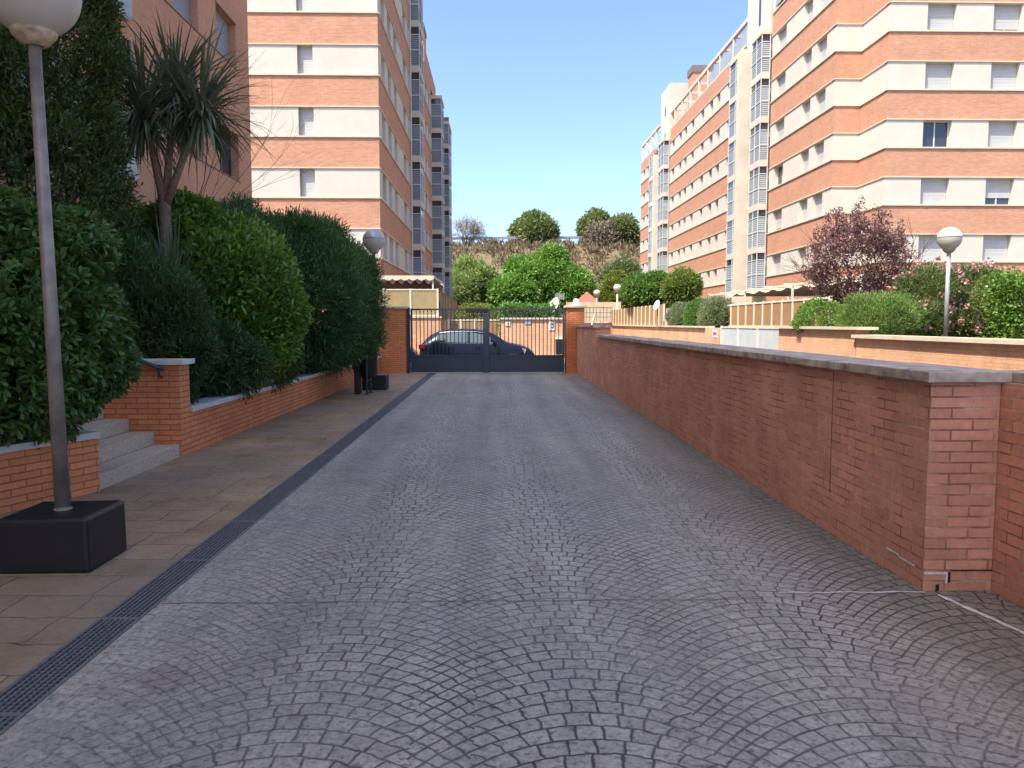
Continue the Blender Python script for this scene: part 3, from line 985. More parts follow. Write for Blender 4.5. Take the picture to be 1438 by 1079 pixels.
def mirador(b, xp, sx, prot, y0, y1, slabs, mat='louvre', topcap=None):
    """stack of glazed, louvred balconies projecting from the plane x = xp towards sx"""
    root = b.root
    off = root.location
    x1 = xp + sx * prot
    lo, hi = min(xp, x1), max(xp, x1)
    H = 2.95
    sl = MB(); sl.box(lo, hi, y0, y1, 0, .42)
    fr = MB()
    fw = .05
    zt = H - .02
    outer = x1 - sx * fw
    for (xx, yy) in ((x1 - sx * fw, y0), (xp - 0 * sx, y0)):
        xa, xb = sorted((xx, xx + sx * fw)) if xx == outer else sorted((xp, xp + sx * fw))
        fr.box(xa, xb, y0 + .002, y0 + fw, .42, zt)
    xa, xb = sorted((outer, x1 - sx * .002))
    ym = (y0 + y1) / 2
    for yy in (ym - fw / 2, y1 - fw):
        fr.box(xa, xb, yy, yy + fw, .42, zt)
    for zz in (.42 + (zt - .42) * .40, .42 + (zt - .42) * .80):
        fr.box(lo + .01, hi - .01, y0 + .004, y0 + fw - .004, zz, zz + fw)
        fr.box(xa + .002, xb - .002, y0 + fw, y1 - .002, zz, zz + fw)
    lv = MB()
    n = 15
    zl0, zl1 = .44, .42 + (zt - .42) * .79
    for i in range(n):
        z = zl0 + (zl1 - zl0) * i / n; hh = (zl1 - zl0) / n
        # slats lean outwards a little
        lv.hexa([(lo + fw, y0 + .03, z), (hi - fw, y0 + .03, z), (hi - fw, y0 + .05, z), (lo + fw, y0 + .05, z),
                 (lo + fw, y0 + .055, z + hh * .86), (hi - fw, y0 + .055, z + hh * .86), (hi - fw, y0 + .075, z + hh * .86), (lo + fw, y0 + .075, z + hh * .86)])
        a, c = x1 - sx * .03, x1 - sx * .055
        for (p, q) in ((y0 + fw + .01, ym - fw / 2 - .01), (ym + fw / 2 + .01, y1 - fw - .01)):
            lv.hexa([(a, p, z), (a, q, z), (a - sx * .02, q, z), (a - sx * .02, p, z), (c, p, z + hh * .86), (c, q, z + hh * .86), (c - sx * .02, q, z + hh * .86), (c - sx * .02, p, z + hh * .86)])
    pn = MB()
    pn.box(lo + fw, hi - fw, y0 + .09, y0 + .10, .42, zt)
    a, c = sorted((x1 - sx * .09, x1 - sx * .10))
    pn.box(a, c, y0 + fw, y1 - fw, .42, zt)
    msl, mfr, mlv, mpn = sl.mesh('slab', (xp, y0, 0)), fr.mesh('frame', (xp, y0, 0)), lv.mesh('louvres', (xp, y0, 0)), pn.mesh('pane', (xp, y0, 0))
    msl.materials.append(M['cream']); mfr.materials.append(M['frame_alu']); mlv.materials.append(M[mat]); mpn.materials.append(M['glass'])
    for z in slabs:
        bo = bpy.data.objects.new('glazed_balcony', msl); COL.objects.link(bo); bo.parent = root
        bo.location = Vector((xp, y0, z)) - off
        for nm, me in (('frame', mfr), ('louvres', mlv), ('pane', mpn)):
            q = bpy.data.objects.new(nm, me); COL.objects.link(q); q.parent = bo
    if topcap:
        MB().box(lo - .02, hi + .02, y0 - .03, y1, topcap, topcap + .28).build('balcony_roof', M['cream_trim'], root)


def box_core(b, x0, x1, y0, y1, z1, mat='brick_far', name='core_wall'):
    MB().box(x0, x1, y0, y1, -.3, z1).build(name, M[mat], b.root)


# --- right-hand block, nearest part
XR, XR2, YR0, YR1 = 18.85, 20.32, 40.8, 43.8
b = Building('apartment_building', 'nearest banded brick and white apartment block on the right, with its stepped corner', (24, 48, 0))
b.facade((XR, 54.0), (XR, YR1), (-1, 0), 0, 6, [(.9, 2.6), (5.5, 6.8), (7.55, 8.95)], seed=1, ztop=25.4, depth=.27, e1=-.008)
b.facade((XR, YR1), (XR2 + .3, YR1), (0, -1), 0, 6, [], ztop=25.4, e0=.0015)
b.facade((XR2, YR1 - .012), (XR2, YR0), (-1, 0), 0, 6, [], ztop=25.4, e1=-.008)
b.facade((XR2, YR0), (36, YR0), (0, -1), 0, 6, [(1.95, 3.45), (5.4, 6.9), (9.2, 10.7)], seed=5, ztop=25.4, e0=.0015, depth=.28)
for xx in (XR2 + 4.55, XR2 + 8.0):
    for k in range(7):
        MB().box(xx, xx + .018, YR0 - .001, YR0 + .01, LEDGE[k] + .01, LEDGE[k] + WH - .01).build('panel_joint', M['pier'], b.root)
b.finish()
box_core(b, XR + .42, 36, YR1 + .42, 54.2, 25.2)
box_core(b, XR2 + .42, 36.01, YR0 + .42, YR1 + .41, 25.21)
# stair tower and first glazed balcony
mb = MB(); mb.box(18.75, 21.5, 54.25, 59.2, -.3, 28.5); mb.build('stair_tower', M['cream'], b.root)
MB().box(18.735, 18.75, 56.2, 56.6, 22.6, 28.0).build('stair_window', M['glass'], b.root); MB().box(18.735, 18.75, 57.4, 57.8, 20.9, 21.5).build('stair_window', M['glass'], b.root)
mirador(b, 18.75, -1, .62, 54.02, 56.2, [z - 1.33 for z in LEDGE[:6]], 'louvre', LEDGE[6] - 1.33)
MB().box(17.62, 18.75, 57.0, 57.8, -.3, 21.0).build('pier', M['pier'], b.root)
mirador(b, 18.75, -1, .75, 57.82, 60.9, [z - 1.33 for z in LEDGE[:6]], 'louvre', LEDGE[6] - 1.33)
# terrace screens on the roof edge above the second to last band
mb = MB()
for i in range(4):
    y = 53.4 - i * 2.0
    mb.box(18.80, 18.84, y - 1.5, y, 22.75, 23.9)
mb.build('terrace_screen', M['louvre'], b.root)

# --- right-hand block, long middle part
b = Building('apartment_building', 'long receding brick and white block on the right with roof pergola and chimneys', (24, 73, 0))
wins = []
Yend = 85.0
for (yc, wd) in ((63.8, .9), (66.8, 1.05), (69.0, 1.1), (71.9, 1.05), (75.4, 1.1), (78.2, 1.05), (80.4, 1.1), (83.6, 1.2)):
    wins.append((Yend - yc - wd / 2, Yend - yc + wd / 2))
b.facade((XR, Yend), (XR, 60.9), (-1, 0), 0, 5, wins, seed=9, ztop=22.35, depth=.25)
b.finish()
box_core(b, XR + .42, 34, 59.25, 88, 22.2)
mb = MB()
mb.box(18.84, 19.1, 59.2, 85, 22.36, 22.5)
mb.build('parapet_ledge', M['cream_trim'], b.root)
mb = MB()
for i in range(6):
    y = 59.3 + i * 1.85
    mb.box(18.9, 18.94, y + .1, y + 1.75, 22.5, 23.5)
mb.build('terrace_screen', M['louvre'], b.root)
mb = MB()
y = 59.3
while y < 85:
    mb.box(18.86, 19.06, y, y + .2, 22.5, 24.1); y += 3.2 if y > 69 else 3.7
mb.box(18.84, 19.1, 59.2, 85, 24.1, 24.38)
for i in range(9):
    y = 60 + i * 3.0
    mb.box(19.1, 22, y, y + .18, 24.12, 24.34)
mb.build('pergola', M['cream'], b.root)
MB().box(22, 34, 59.3, 84.9, 22.3, 25.2).build('attic_wall', M['brick_far'], b.root)
MB().box(21.5, 34.2, 59.3, 72, 25.2, 25.4).build('attic_roof', M['tank'], b.root)
ch = MB().box(20.0, 20.9, 60.4, 61.6, 22.4, 26.6).build('chimney', M['brick_far'], b.root)
MB().box(19.9, 21.0, 60.3, 61.7, 26.6, 27.2).build('chimney_cap', M['brown_box'], ch)
ch = MB().box(20.3, 22.3, 81.5, 83.5, 22.4, 27.3).build('chimney', M['brick_far'], b.root)
MB().box(20.2, 22.4, 81.4, 83.6, 27.3, 28.0).build('chimney_cap', M['brown_box'], ch)
MB().box(18.72, 22, 85.0, 89.5, -.3, 27.3).build('stair_tower', M['cream'], b.root)
MB().box(18.705, 18.72, 86.9, 87.4, 24.3, 25.3).build('stair_window', M['glass'], b.root); MB().box(18.705, 18.72, 86.9, 87.4, 21.9, 22.5).build('stair_window', M['glass'], b.root)
mirador(b, 18.72, -1, .62, 84.9, 87.8, [z - 1.33 for z in LEDGE[:6]], 'louvre', LEDGE[6] - 1.33)
MB().box(18.1, 18.72, 90, 90.8, -.3, 20.8).build('pier', M['pier'], b.root)

# --- right-hand block, far end
b = Building('apartment_building', 'far end of the right hand brick and white blocks, beside the hillside', (24, 97, 0))
b.facade((XR, 102.0), (XR, 93.8), (-1, 0), 0, 5, [(1.6, 2.8), (4.2, 5.4)], seed=4, ztop=22.2, depth=.25)
b.finish()
box_core(b, XR + .42, 34, 89.6, 102, 22.1)
mirador(b, XR, -1, .6, 91.0, 93.7, [z - 1.33 for z in LEDGE[:6]], 'louvre', None)
mb = MB()
for y in (93, 96, 99, 101.8):
    mb.box(18.88, 19.1, y, y + .2, 22.2, 24.2)
mb.box(18.86, 19.14, 91, 102, 24.2, 24.5)
for y in (93, 96, 99):
    mb.hexa([(18.9, y, 22.4), (19.05, y, 22.4), (19.05, y + .3, 22.4), (18.9, y + .3, 22.4), (18.9, y + 2.6, 24.1), (19.05, y + 2.6, 24.1), (19.05, y + 2.9, 24.1), (18.9, y + 2.9, 24.1)])
mb.build('pergola', M['cream'], b.root)
MB().box(22, 34, 90, 101.5, 22.1, 25).build('attic_wall', M['tank'], b.root)

# --- left block with the broad sunlit end wall
XL = -5.75
b = Building('apartment_building', 'left banded block whose broad sunlit end wall of brick and cream faces the drive', (-10, 47, 0))
b.facade((-16, 39.0), (XL, 39.0), (0, -1), 0, 6, [(16 - 9.68, 16 - 8.93)], seed=2, ztop=24.3, depth=.25, e0=0, e1=.002)
b.facade((XL, 39.012), (XL, 53.4), (1, 0), 0, 6, [(1.1, 2.3), (3.4, 4.7), (5.9, 7.2), (10.3, 11.9), (13.0, 13.6)], seed=3, ztop=24.3, depth=.3)
b.finish()
box_core(b, -16, XL - .42, 39.42, 56, 24.2)
mb = MB(); mb.box(-12.05, -12.038, 38.994, 38.997, 0, 24); mb.build('panel_joint', M['brown_box'], b.root)
mirador(b, XL, 1, .66, 53.42, 56.0, [z - 1.25 for z in LEDGE], 'louvre_dark', None)
MB().tube([(XL + .05, 53.30, 0), (XL + .05, 53.30, 24)], .05, 8).build('downpipe', M['frame_alu'], b.root)

b = Building('apartment_building', 'further left block behind the first grey glazed balconies, chimney on its roof', (-10, 64, 0))
b.facade((XL, 56.0), (XL, 70.0), (1, 0), 0, 5, [(3.0, 4.2), (8.4, 9.7), (11.2, 12.3)], seed=6, ztop=22.4, depth=.3)
b.facade((XL, 73.2), (XL, 80.0), (1, 0), 0, 5, [(1.0, 2.2)], seed=7, ztop=22.2, depth=.3)
b.finish()
box_core(b, -16, XL - .42, 56.02, 80, 22.1)
MB().box(-16, XL - .05, 64.5, 76.5, 22.4, 24.0).build('attic_wall', M['brick_far'], b.root)
ch = MB().box(-7.0, -5.85, 64.5, 67.0, 22.4, 25.3).build('chimney', M['brick_far'], b.root)
MB().box(-7.05, -5.8, 64.45, 67.05, 25.3, 25.7).build('chimney_cap', M['brown_box'], ch)
mirador(b, XL, 1, .95, 70.0, 73.2, [z - 1.25 for z in LEDGE[:6]], 'louvre_dark', LEDGE[6] - 1.25)
mirador(b, XL, 1, 1.25, 76.0, 80.0, [z - 1.25 for z in LEDGE[:6]], 'louvre_dark', LEDGE[5] + 1.0)

# --- nearest left building: plain brick, long ledges, big dark windows; it shades the drive
XN = -7.07
b = Building('brick_building', 'nearest plain orange brick building on the left with tall grey shuttered windows', (-12, 5, 0), 'brick_near')
YN = -9.5
o, dd, nn = (XN, YN), (0, 1), (1, 0)
Lw = 22.9 - YN
wy = [(17.7, 19.15), (20.35, 21.85)]
zs = [5.44 + 3.0 * k for k in range(0, 2)]
zprev = -.3
for z in zs:
    b.brick.obox(o, dd, nn, 0, Lw, -.45, 0, zprev, z)
    cur = 0
    for (a, c) in wy:
        b.brick.obox(o, dd, nn, cur, a - YN, -.45, -.002, z, z + 1.2); cur = c - YN
        b.window(o, dd, nn, a - YN, c - YN, z, z + 1.2, .22, 1.0 if z > 6 else .0, 'dark')
    b.brick.obox(o, dd, nn, cur, Lw, -.45, -.002, z, z + 1.2)
    b.ledge.obox(o, dd, nn, 0, Lw - 1.0, -.01, .018, z - .03, z + .004)
    b.ledge.obox(o, dd, nn, 0, Lw - 1.0, -.01, .012, z + 1.19, z + 1.215)
    zprev = z + 1.2
b.brick.obox(o, dd, nn, 0, Lw - 7.9, -.45, 0, zprev, 22.5)  # unseen upper part, its height and ends shaped to shade the drive
b.brick.obox(o, dd, nn, Lw - 7.9, Lw, -.45, 0, zprev, 11.7)
b.brick.build('wall', M['brick_near'], b.root)
b.ledge.build('sill_course', M['ledge_dark'], b.root)
MB().box(-16, XN - .46, YN, 22.9, -.3, zprev - .02).build('core_wall', M['brick_near'], b.root)
MB().box(-16, XN - .47, YN, 14.9, zprev - .01, 22.4).build('shadow_upper_wall', M['brick_near'], b.root)
for k in range(3):
    z0 = 4.32 + 3.0 * k
    s_ = MB().box(XN, XN + .12, 11.5, 15.45, z0, z0 + .38).build('balcony', M['louvre'], b.root)
    MB().box(XN + .02, XN + .10, 11.55, 15.40, z0 - .03, z0 - .002).build('soffit', M['cream'], s_)
    g_ = MB(); g_.box(XN + .06, XN + .09, 11.6, 15.3, z0 + .38, z0 + 1.35); g_.build('glass_screen', M['car_glass'], s_)
    r_ = MB()
    for y in (11.55, 12.8, 14.05, 15.32):
        r_.box(XN + .05, XN + .11, y, y + .06, z0 + .38, z0 + 2.6)
    r_.box(XN + .04, XN + .12, 11.55, 15.38, z0 + 1.35, z0 + 1.42)
    r_.build('balustrade', M['frame_dark'], s_)
MB().tube([(XN + .12, 14.6, 7.5), (XN + .40, 14.6, 7.46)], .06, 10).build('spout', M['rubber'], b.root)

# ================================================================== CAR
def make_car(label, x_tail, yc, z0):
    """nose towards +x; length 4.15"""
    c = thing('parked_car', label, 'car', (x_tail + 2.07, yc, z0), 'cars parked across the street')
    # stations: x, z_belt, z_top, half width, roof half width
    ST = [(0.00, .62, .66, .70, .60), (.04, .84, .90, .78, .62), (.16, .93, 1.02, .83, .60), (.42, .95, 1.24, .86, .60), (.70, .96, 1.39, .87, .60),
          (1.10, .955, 1.445, .88, .61), (1.55, .945, 1.462, .885, .62), (2.0, .935, 1.45, .885, .62), (2.35, .925, 1.40, .885, .61),
          (2.70, .92, 1.24, .88, .60), (3.02, .91, 1.03, .875, .60), (3.20, .885, .965, .87, .58), (3.6, .81, .885, .85, .55), (3.92, .71, .77, .81, .50), (4.08, .58, .63, .74, .45), (4.15, .44, .48, .66, .40)]
    mb = MB()
    ring = []
    for (x, zb, zt, w_, wr) in ST:
        zl = .24 if .1 < x < 4.0 else .30
        pts = [(0, zl), (w_ * .92, zl), (w_ * .99, zl + .10), (w_, min(.62, zb - .1)), (w_ * .975, (zb + .62) / 2 if zb > .7 else zb - .05), (w_ * .95, zb), (wr + (w_ * .95 - wr) * .12, zb + (zt - zb) * .90), (wr * .85, zt - .005), (0, zt + .012)]
        r_ = [(x_tail + x, yc - p[0], z0 + p[1]) for p in pts] + [(x_tail + x, yc + p[0], z0 + p[1]) for p in reversed(pts[1:-1])]
        ring.append(r_)
    m = len(ring[0])
    for r_ in ring:
        mb.v += r_
    for k in range(len(ring) - 1):
        for j in range(m):
            mb.f.append((k * m + j, k * m + (j + 1) % m, (k + 1) * m + (j + 1) % m, (k + 1) * m + j))
    mb.f.append(tuple(range(m))[::-1]); mb.f.append(tuple((len(ring) - 1) * m + j for j in range(m)))
    body = mb.build('body', M['car'], c, smooth=True)

    def lerp_st(x):
        for a, b_ in zip(ST[:-1], ST[1:]):
            if a[0] <= x <= b_[0]:
                k = (x - a[0]) / (b_[0] - a[0]); return [a[i] + (b_[i] - a[i]) * k for i in range(5)]
    def side_pt(x, f, sgn, out=.006):
        _, zb, zt, w_, wr = lerp_st(x)
        ya, yb_ = w_ * .95, wr + (w_ * .95 - wr) * .12
        return (x_tail + x, yc + sgn * (ya + (yb_ - ya) * f / .90 * .9 + out), z0 + zb + (zt - zb) * .9 * f)
    for sgn in (-1, 1):
        for (x0, x1, f00, f01, f10, f11) in ((.95, 1.72, .10, .88, .10, .88), (1.80, 2.62, .10, .88, .10, .70), (.62, .88, .35, .75, .2, .86)):
            wm = MB(); nseg = 6
            for i in range(nseg):
                a, b_ = x0 + (x1 - x0) * i / nseg, x0 + (x1 - x0) * (i + 1) / nseg
                fa = (f00 + (f10 - f00) * i / nseg, f01 + (f11 - f01) * i / nseg); fb = (f00 + (f10 - f00) * (i + 1) / nseg, f01 + (f11 - f01) * (i + 1) / nseg)
                wm.quad(side_pt(a, fa[0], sgn), side_pt(b_, fb[0], sgn), side_pt(b_, fb[1], sgn), side_pt(a, fa[1], sgn))
            wm.build('window', M['car_glass'], c)
        tm = MB(); tm.tube([Vector(side_pt(x, .93, sgn, .012)) for x in (.7, 1.1, 1.55, 2.0, 2.35)], .016, 6); tm.build('roof_rail', M['alloy'], c)
        mm = MB(); ym = yc + sgn * .96
        mm.box(x_tail + 2.62, x_tail + 2.76, ym - .09, ym + .09, z0 + .93, z0 + 1.07); mm.build('wing_mirror', M['car'], c, bevel=.03)
        for hx in (1.05, 2.0):
            hm = MB(); yh = yc + sgn * .885
            hm.box(x_tail + hx, x_tail + hx + .18, min(yh, yh + sgn * .03), max(yh, yh + sgn * .03), z0 + .79, z0 + .82); hm.build('door_handle', M['car'], c)
        lt = MB(); yl = yc + sgn * .74
        lt.box(x_tail - .006, x_tail + .24, min(yc + sgn * .52, yc + sgn * .862), max(yc + sgn * .52, yc + sgn * .862), z0 + .76, z0 + .91)
        lt.build('tail_light', M['tail'], c, bevel=.02)
        ht = MB()
        ht.hexa([(x_tail + 3.72, yc + sgn * .55, z0 + .60), (x_tail + 4.10, yc + sgn * .45, z0 + .56), (x_tail + 4.05, yc + sgn * .72, z0 + .55), (x_tail + 3.72, yc + sgn * .845, z0 + .60),
                 (x_tail + 3.66, yc + sgn * .55, z0 + .80), (x_tail + 4.00, yc + sgn * .45, z0 + .69), (x_tail + 3.95, yc + sgn * .72, z0 + .70), (x_tail + 3.66, yc + sgn * .835, z0 + .79)])
        ht.build('headlight', M['headlens'], c)
        for wx in (.72, 3.32):
            def disc(r, ya, yb_, hub):
                q = MB(); n = 24
                for yy in (ya, yb_):
                    for j in range(n):
                        w_ = 2 * math.pi * j / n; q.v.append((x_tail + wx + r * math.cos(w_), yy, z0 + .31 + r * math.sin(w_)))
                for j in range(n):
                    q.f.append((j, (j + 1) % n, n + (j + 1) % n, n + j))
                q.f.append(tuple(range(n))); q.f.append(tuple(range(n, 2 * n))[::-1])
                return q
            yo = yc + sgn * .895
            wh = disc(.31, yo - sgn * .2, yo, 0).build('wheel', M['tyre'], c)
            disc(.20, yo - sgn * .02, yo + sgn * .006, 0).build('rim', M['alloy'], wh)
    # windscreen and rear window
    ws = MB()
    for (xa, xb) in ((2.42, 2.70), (2.70, 3.0)):
        A, B_ = lerp_st(xa), lerp_st(xb)
        ws.quad((x_tail + xa + .004, yc - A[4] * .84, z0 + A[2] + .012), (x_tail + xb + .004, yc - B_[4] * .95, z0 + B_[2] + .012), (x_tail + xb + .004, yc + B_[4] * .95, z0 + B_[2] + .012), (x_tail + xa + .004, yc + A[4] * .84, z0 + A[2] + .012))
    ws.build('windscreen', M['car_glass'], c)
    rw = MB()
    for (xa, xb) in ((.20, .42), (.42, .64)):
        A, B_ = lerp_st(xa), lerp_st(xb)
        rw.quad((x_tail + xa - .004, yc - A[4] * .84, z0 + A[2] + .014), (x_tail + xb - .004, yc - B_[4] * .84, z0 + B_[2] + .014), (x_tail + xb - .004, yc + B_[4] * .84, z0 + B_[2] + .014), (x_tail + xa - .004, yc + A[4] * .84, z0 + A[2] + .014))
    rw.build('rear_window', M['car_glass'], c)
    tr_ = MB()
    for sgn in (-1, 1):
        tr_.tube([Vector(side_pt(x, .03, sgn, .004)) for x in (.75, 1.2, 1.7, 2.2, 2.68)], .010, 5)
    tr_.build('window_trim', M['alloy'], c)
    return c
car = make_car('dark navy hatchback parked sideways in the street behind the gate bars', -2.74, 28.25, -.12)
c2 = copy_tree(car); c2.location.x -= 4.27
c2['label'] = 'second dark car mostly hidden by the left gate pillar, nose just behind the hatchback'

# ================================================================== ACROSS THE STREET
w = thing('brick_wall', 'sunlit brick wall with hedge on top across the street behind the gate', 'wall', (2.5, 31.5, 0))
MB().box(.19, 2.72, 31.35, 31.6, -.2, 1.70).build('wall', M['brick_sun'], w)
MB().box(.15, 2.76, 31.28, 31.66, 1.70, 1.77).build('coping', M['stone_sun'], w)
w = thing('brick_wall', 'low brick wall with dark railing, right of the gate pillar across the street', 'wall', (4.5, 31.5, 0))
MB().box(2.77, 4.72, 31.42, 31.6, -.2, 1.55).build('wall', M['brick_shade'], w)
MB().box(2.77, 4.75, 31.38, 31.64, 1.55, 1.61).build('coping', M['stone_grey'], w)
mb = MB()
mb.box(2.8, 4.7, 31.48, 31.52, 2.16, 2.2); mb.box(2.8, 4.7, 31.48, 31.52, 1.78, 1.81); mb.box(2.8, 4.7, 31.48, 31.52, 1.96, 1.99)
x = 2.82
while x < 4.7:
    mb.box(x - .012, x + .012, 31.485, 31.515, 1.61, 2.16); x += .14
mb.build('railing', M['galv'], w)
# plaques and box on the sunlit wall
for (u, v, ww, hh, mat, lab, nm) in ((713, 455, .20, .16, 'sign_white', 'small white plaque on the sunlit wall, nearest the tan gate', 'wall_plaque'),
                                 (741, 452, .22, .20, 'sign_blue', 'pale blue square plaque in the middle of the sunlit wall', 'wall_plaque')):
    p = P(u, v, 31.34)
    g = thing(nm, lab, 'sign', (p.x, p.y, p.z))
    MB().box(p.x - ww / 2, p.x + ww / 2, 31.32, 31.348, p.z - hh / 2, p.z + hh / 2).build('plate', M[mat], g)
    MB().box(p.x - ww / 2 + .04, p.x + ww / 2 - .04, 31.317, 31.319, p.z - .02, p.z + .02).build('marking', M['shutter_grey'], g)
p = P(775, 455, 31.34)
g = thing('wall_plaque', 'tall white sign with a dark mark, under the satellite dish', 'sign', (p.x, p.y, p.z))
MB().box(p.x - .12, p.x + .12, 31.32, 31.348, p.z - .26, p.z + .26).build('plate', M['sign_white'], g)
mb = MB(); mb.tube([(p.x - .03, 31.316, p.z + .14), (p.x + .05, 31.316, p.z + .10), (p.x + .05, 31.316, p.z + .03), (p.x - .02, 31.316, p.z + .0), (p.x + .05, 31.316, p.z - .04), (p.x + .05, 31.316, p.z - .12), (p.x - .03, 31.316, p.z - .15)], .022, 5); mb.build('marking', M['sign_black'], g)
p = P(785, 487, 31.3)
g = thing('meter_box', 'dark meter box low on the sunlit wall beside the right gate post', 'box', (p.x, 31.3, p.z))
MB().box(p.x - .13, p.x + .13, 31.22, 31.348, p.z - .30, p.z + .30).build('case', M['rubber'], g, bevel=.01)
MB().box(p.x - .16, p.x + .16, 31.2, 31.348, p.z + .30, p.z + .36).build('lid', M['sign_white'], g)
p = P(780, 430, 31.9)
g = thing('satellite_dish', 'white satellite dish standing above the hedge end behind the gate', 'dish', (p.x, 31.9, 1.6))
mb = MB(); prof = [(0.0, .0), (.12, .01), (.24, .04), (.33, .085), (.335, .095), (.24, .055), (.12, .025), (0, .015)]
mb.lathe(prof, 0, 0, 24)
rot = Matrix.Rotation(R(70), 4, 'X') @ Matrix.Rotation(0, 4, 'Z')
rot = Matrix.Rotation(R(-62), 4, 'Z') @ rot
mb.v = [tuple(rot @ Vector(q) + Vector((p.x, 31.9, p.z))) for q in mb.v]
mb.build('reflector', M['sign_white'], g, smooth=True)
MB().tube([(p.x, 31.95, 1.6), (p.x, 31.95, p.z)], .03, 8).build('mast', M['galv'], g)
MB().tube([(p.x + .05, 31.9, p.z - .3), (p.x + .32, 31.65, p.z - .12), (p.x + .34, 31.62, p.z + .05)], .012, 6).build('feed_arm', M['galv'], g)
p = P(786, 420, 33); g = thing('aerial', 'thin television aerial beside the white satellite dish', 'aerial', (p.x, 33, 1.6))
MB().tube([(p.x, 33, 1.6), (p.x, 33, p.z + .25)], .015, 6).build('mast', M['galv'], g)
mb = MB()
for k in range(5):
    mb.tube([(p.x - .2, 33 - .02, p.z + .05 * k), (p.x + .2, 33 - .02, p.z + .05 * k)], .008, 4)
mb.build('element', M['frame_alu'], g)

def rect_fence(name, label, cat, o, d, n, L, z0, z1, npan, mat, post='fence_white', gap=.0, th=.04, pw=.06, rail=True, group=None):
    g = thing(name, label, cat, (o[0], o[1], 0), group)
    pw_ = L / npan
    fr = MB()
    for i in range(npan + 1):
        t_ = min(max(i * pw_, pw / 2), L - pw / 2)
        q = MB(); q.obox(o, d, n, t_ - pw / 2, t_ + pw / 2, -th, th * .6, z0 - gap, z1 + .02); q.build('post', M[post], g)
    for i in range(npan):
        q = MB(); q.obox(o, d, n, i * pw_ + pw / 2, (i + 1) * pw_ - pw / 2, -th * .5, 0, z0 + (.05 if rail else 0), z1 - (.05 if rail else 0)); q.build('panel', M[mat], g)
    if rail:
        fr.obox(o, d, n, 0, L, -th * .9, th * .5, z1 - .05, z1); fr.obox(o, d, n, 0, L, -th * .9, th * .5, z0, z0 + .05)
        fr.build('rail', M[post], g)
    return g
# tan gates directly behind the car
rect_fence('panel_gate', 'tan panelled gate in cream frames across the street behind the car roof', 'gate', (-2.02, 32.3), (1, 0), (0, -1), 2.2, -.1, 1.70, 4, 'screen_brown', pw=.08)
# left garden: brick wall with mesh screens and an awning
w = thing('brick_wall', 'sunlit brick garden wall left of the tan gate, under cream mesh screens', 'wall', (-4, 31.5, 0))
MB().box(-9, -2.25, 31.35, 31.6, -.2, 1.76).build('wall', M['brick_sun'], w)
MB().box(-9, -2.2, 31.3, 31.65, 1.76, 1.82).build('coping', M['stone_sun'], w)
rect_fence('garden_screen', 'cream framed tan mesh screens on the left garden wall, facing the gate', 'fence', (-4.58, 31.45), (1, 0), (0, -1), 2.25, 1.83, 2.92, 2, 'screen_tan', pw=.07)
rect_fence('garden_screen', 'grey brown screens receding along the side of the left garden', 'fence', (-2.30, 31.7), (0, 1), (1, 0), 14, 1.7, 2.85, 12, 'screen_tan', post='pole_brown', pw=.07)
MB_ = MB(); 
g = thing('brick_wall', 'low brick wall receding under the side screens of the left garden', 'wall', (-2.4, 38, 0))
MB().box(-2.55, -2.32, 32.4, 46, -.2, 1.68).build('wall', M['brick_sun'], g)
MB().box(-2.5, -1.6, 46.01, 46.4, -.2, 2.6).build('pier', M['brick_shade'], g)

def awning(label, x0, x1, y0, y1, z, posts, mat_under, scal_dir):
    g = thing('awning', label, 'awning', ((x0 + x1) / 2, (y0 + y1) / 2, 0))
    fr = MB()
    fr.box(x0, x1, y0, y0 + .06, z, z + .07); fr.box(x0, x1, y1 - .06, y1, z, z + .07)
    fr.box(x0, x0 + .06, y0 + .06, y1 - .06, z, z + .07); fr.box(x1 - .06, x1, y0 + .06, y1 - .06, z, z + .07)
    fr.build('frame', M['fence_white'], g)
    for (px, py) in posts:
        MB().box(px - .03, px + .03, py - .03, py + .03, 1.0, z).build('post', M['fence_white'], g)
    cv = MB()
    nn = 42
    n2 = 8
    def sag(t_):
        return -.05 - .22 * abs(math.sin(math.pi * t_ * n2))
    for i in range(nn):
        a, b_ = i / nn, (i + 1) / nn
        if scal_dir == 'x':
            xa, xb = x0 + .06 + (x1 - x0 - .12) * a, x0 + .06 + (x1 - x0 - .12) * b_
            cv.quad((xa, y0 + .07, z + sag(a)), (xb, y0 + .07, z + sag(b_)), (xb, y1 - .07, z + sag(b_)), (xa, y1 - .07, z + sag(a)))
        else:
            ya, yb_ = y0 + .06 + (y1 - y0 - .12) * a, y0 + .06 + (y1 - y0 - .12) * b_
            cv.quad((x0 + .07, ya, z + sag(a)), (x1 - .07, ya, z + sag(a)), (x1 - .07, yb_, z + sag(b_)), (x0 + .07, yb_, z + sag(b_)))
    cv.build('canopy', M[mat_under], g)
    return g
awning('scalloped awning on a white frame above the left garden screens', -5.6, -2.55, 32.0, 38.6, 3.42, [(-2.6, 32.05), (-2.6, 38.5), (-5.5, 32.05)], 'canvas_dark', 'x')
mb = MB()
vv = thing('awning_valance', 'pale scalloped valance along the front edge of the left garden awning', 'valance', (-4, 31.95, 3.3))
n2 = 9
for i in range(54):
    a, b_ = i / 54, (i + 1) / 54
    fa = .06 + .07 * abs(math.sin(math.pi * a * n2)); fb = .06 + .07 * abs(math.sin(math.pi * b_ * n2))
    xa, xb = -5.6 + 3.05 * a, -5.6 + 3.05 * b_
    mb.hexa([(xa, 31.955, 3.42 - fa), (xb, 31.955, 3.42 - fb), (xb, 31.975, 3.42 - fb), (xa, 31.975, 3.42 - fa), (xa, 31.955, 3.46), (xb, 31.955, 3.46), (xb, 31.975, 3.46), (xa, 31.975, 3.46)])
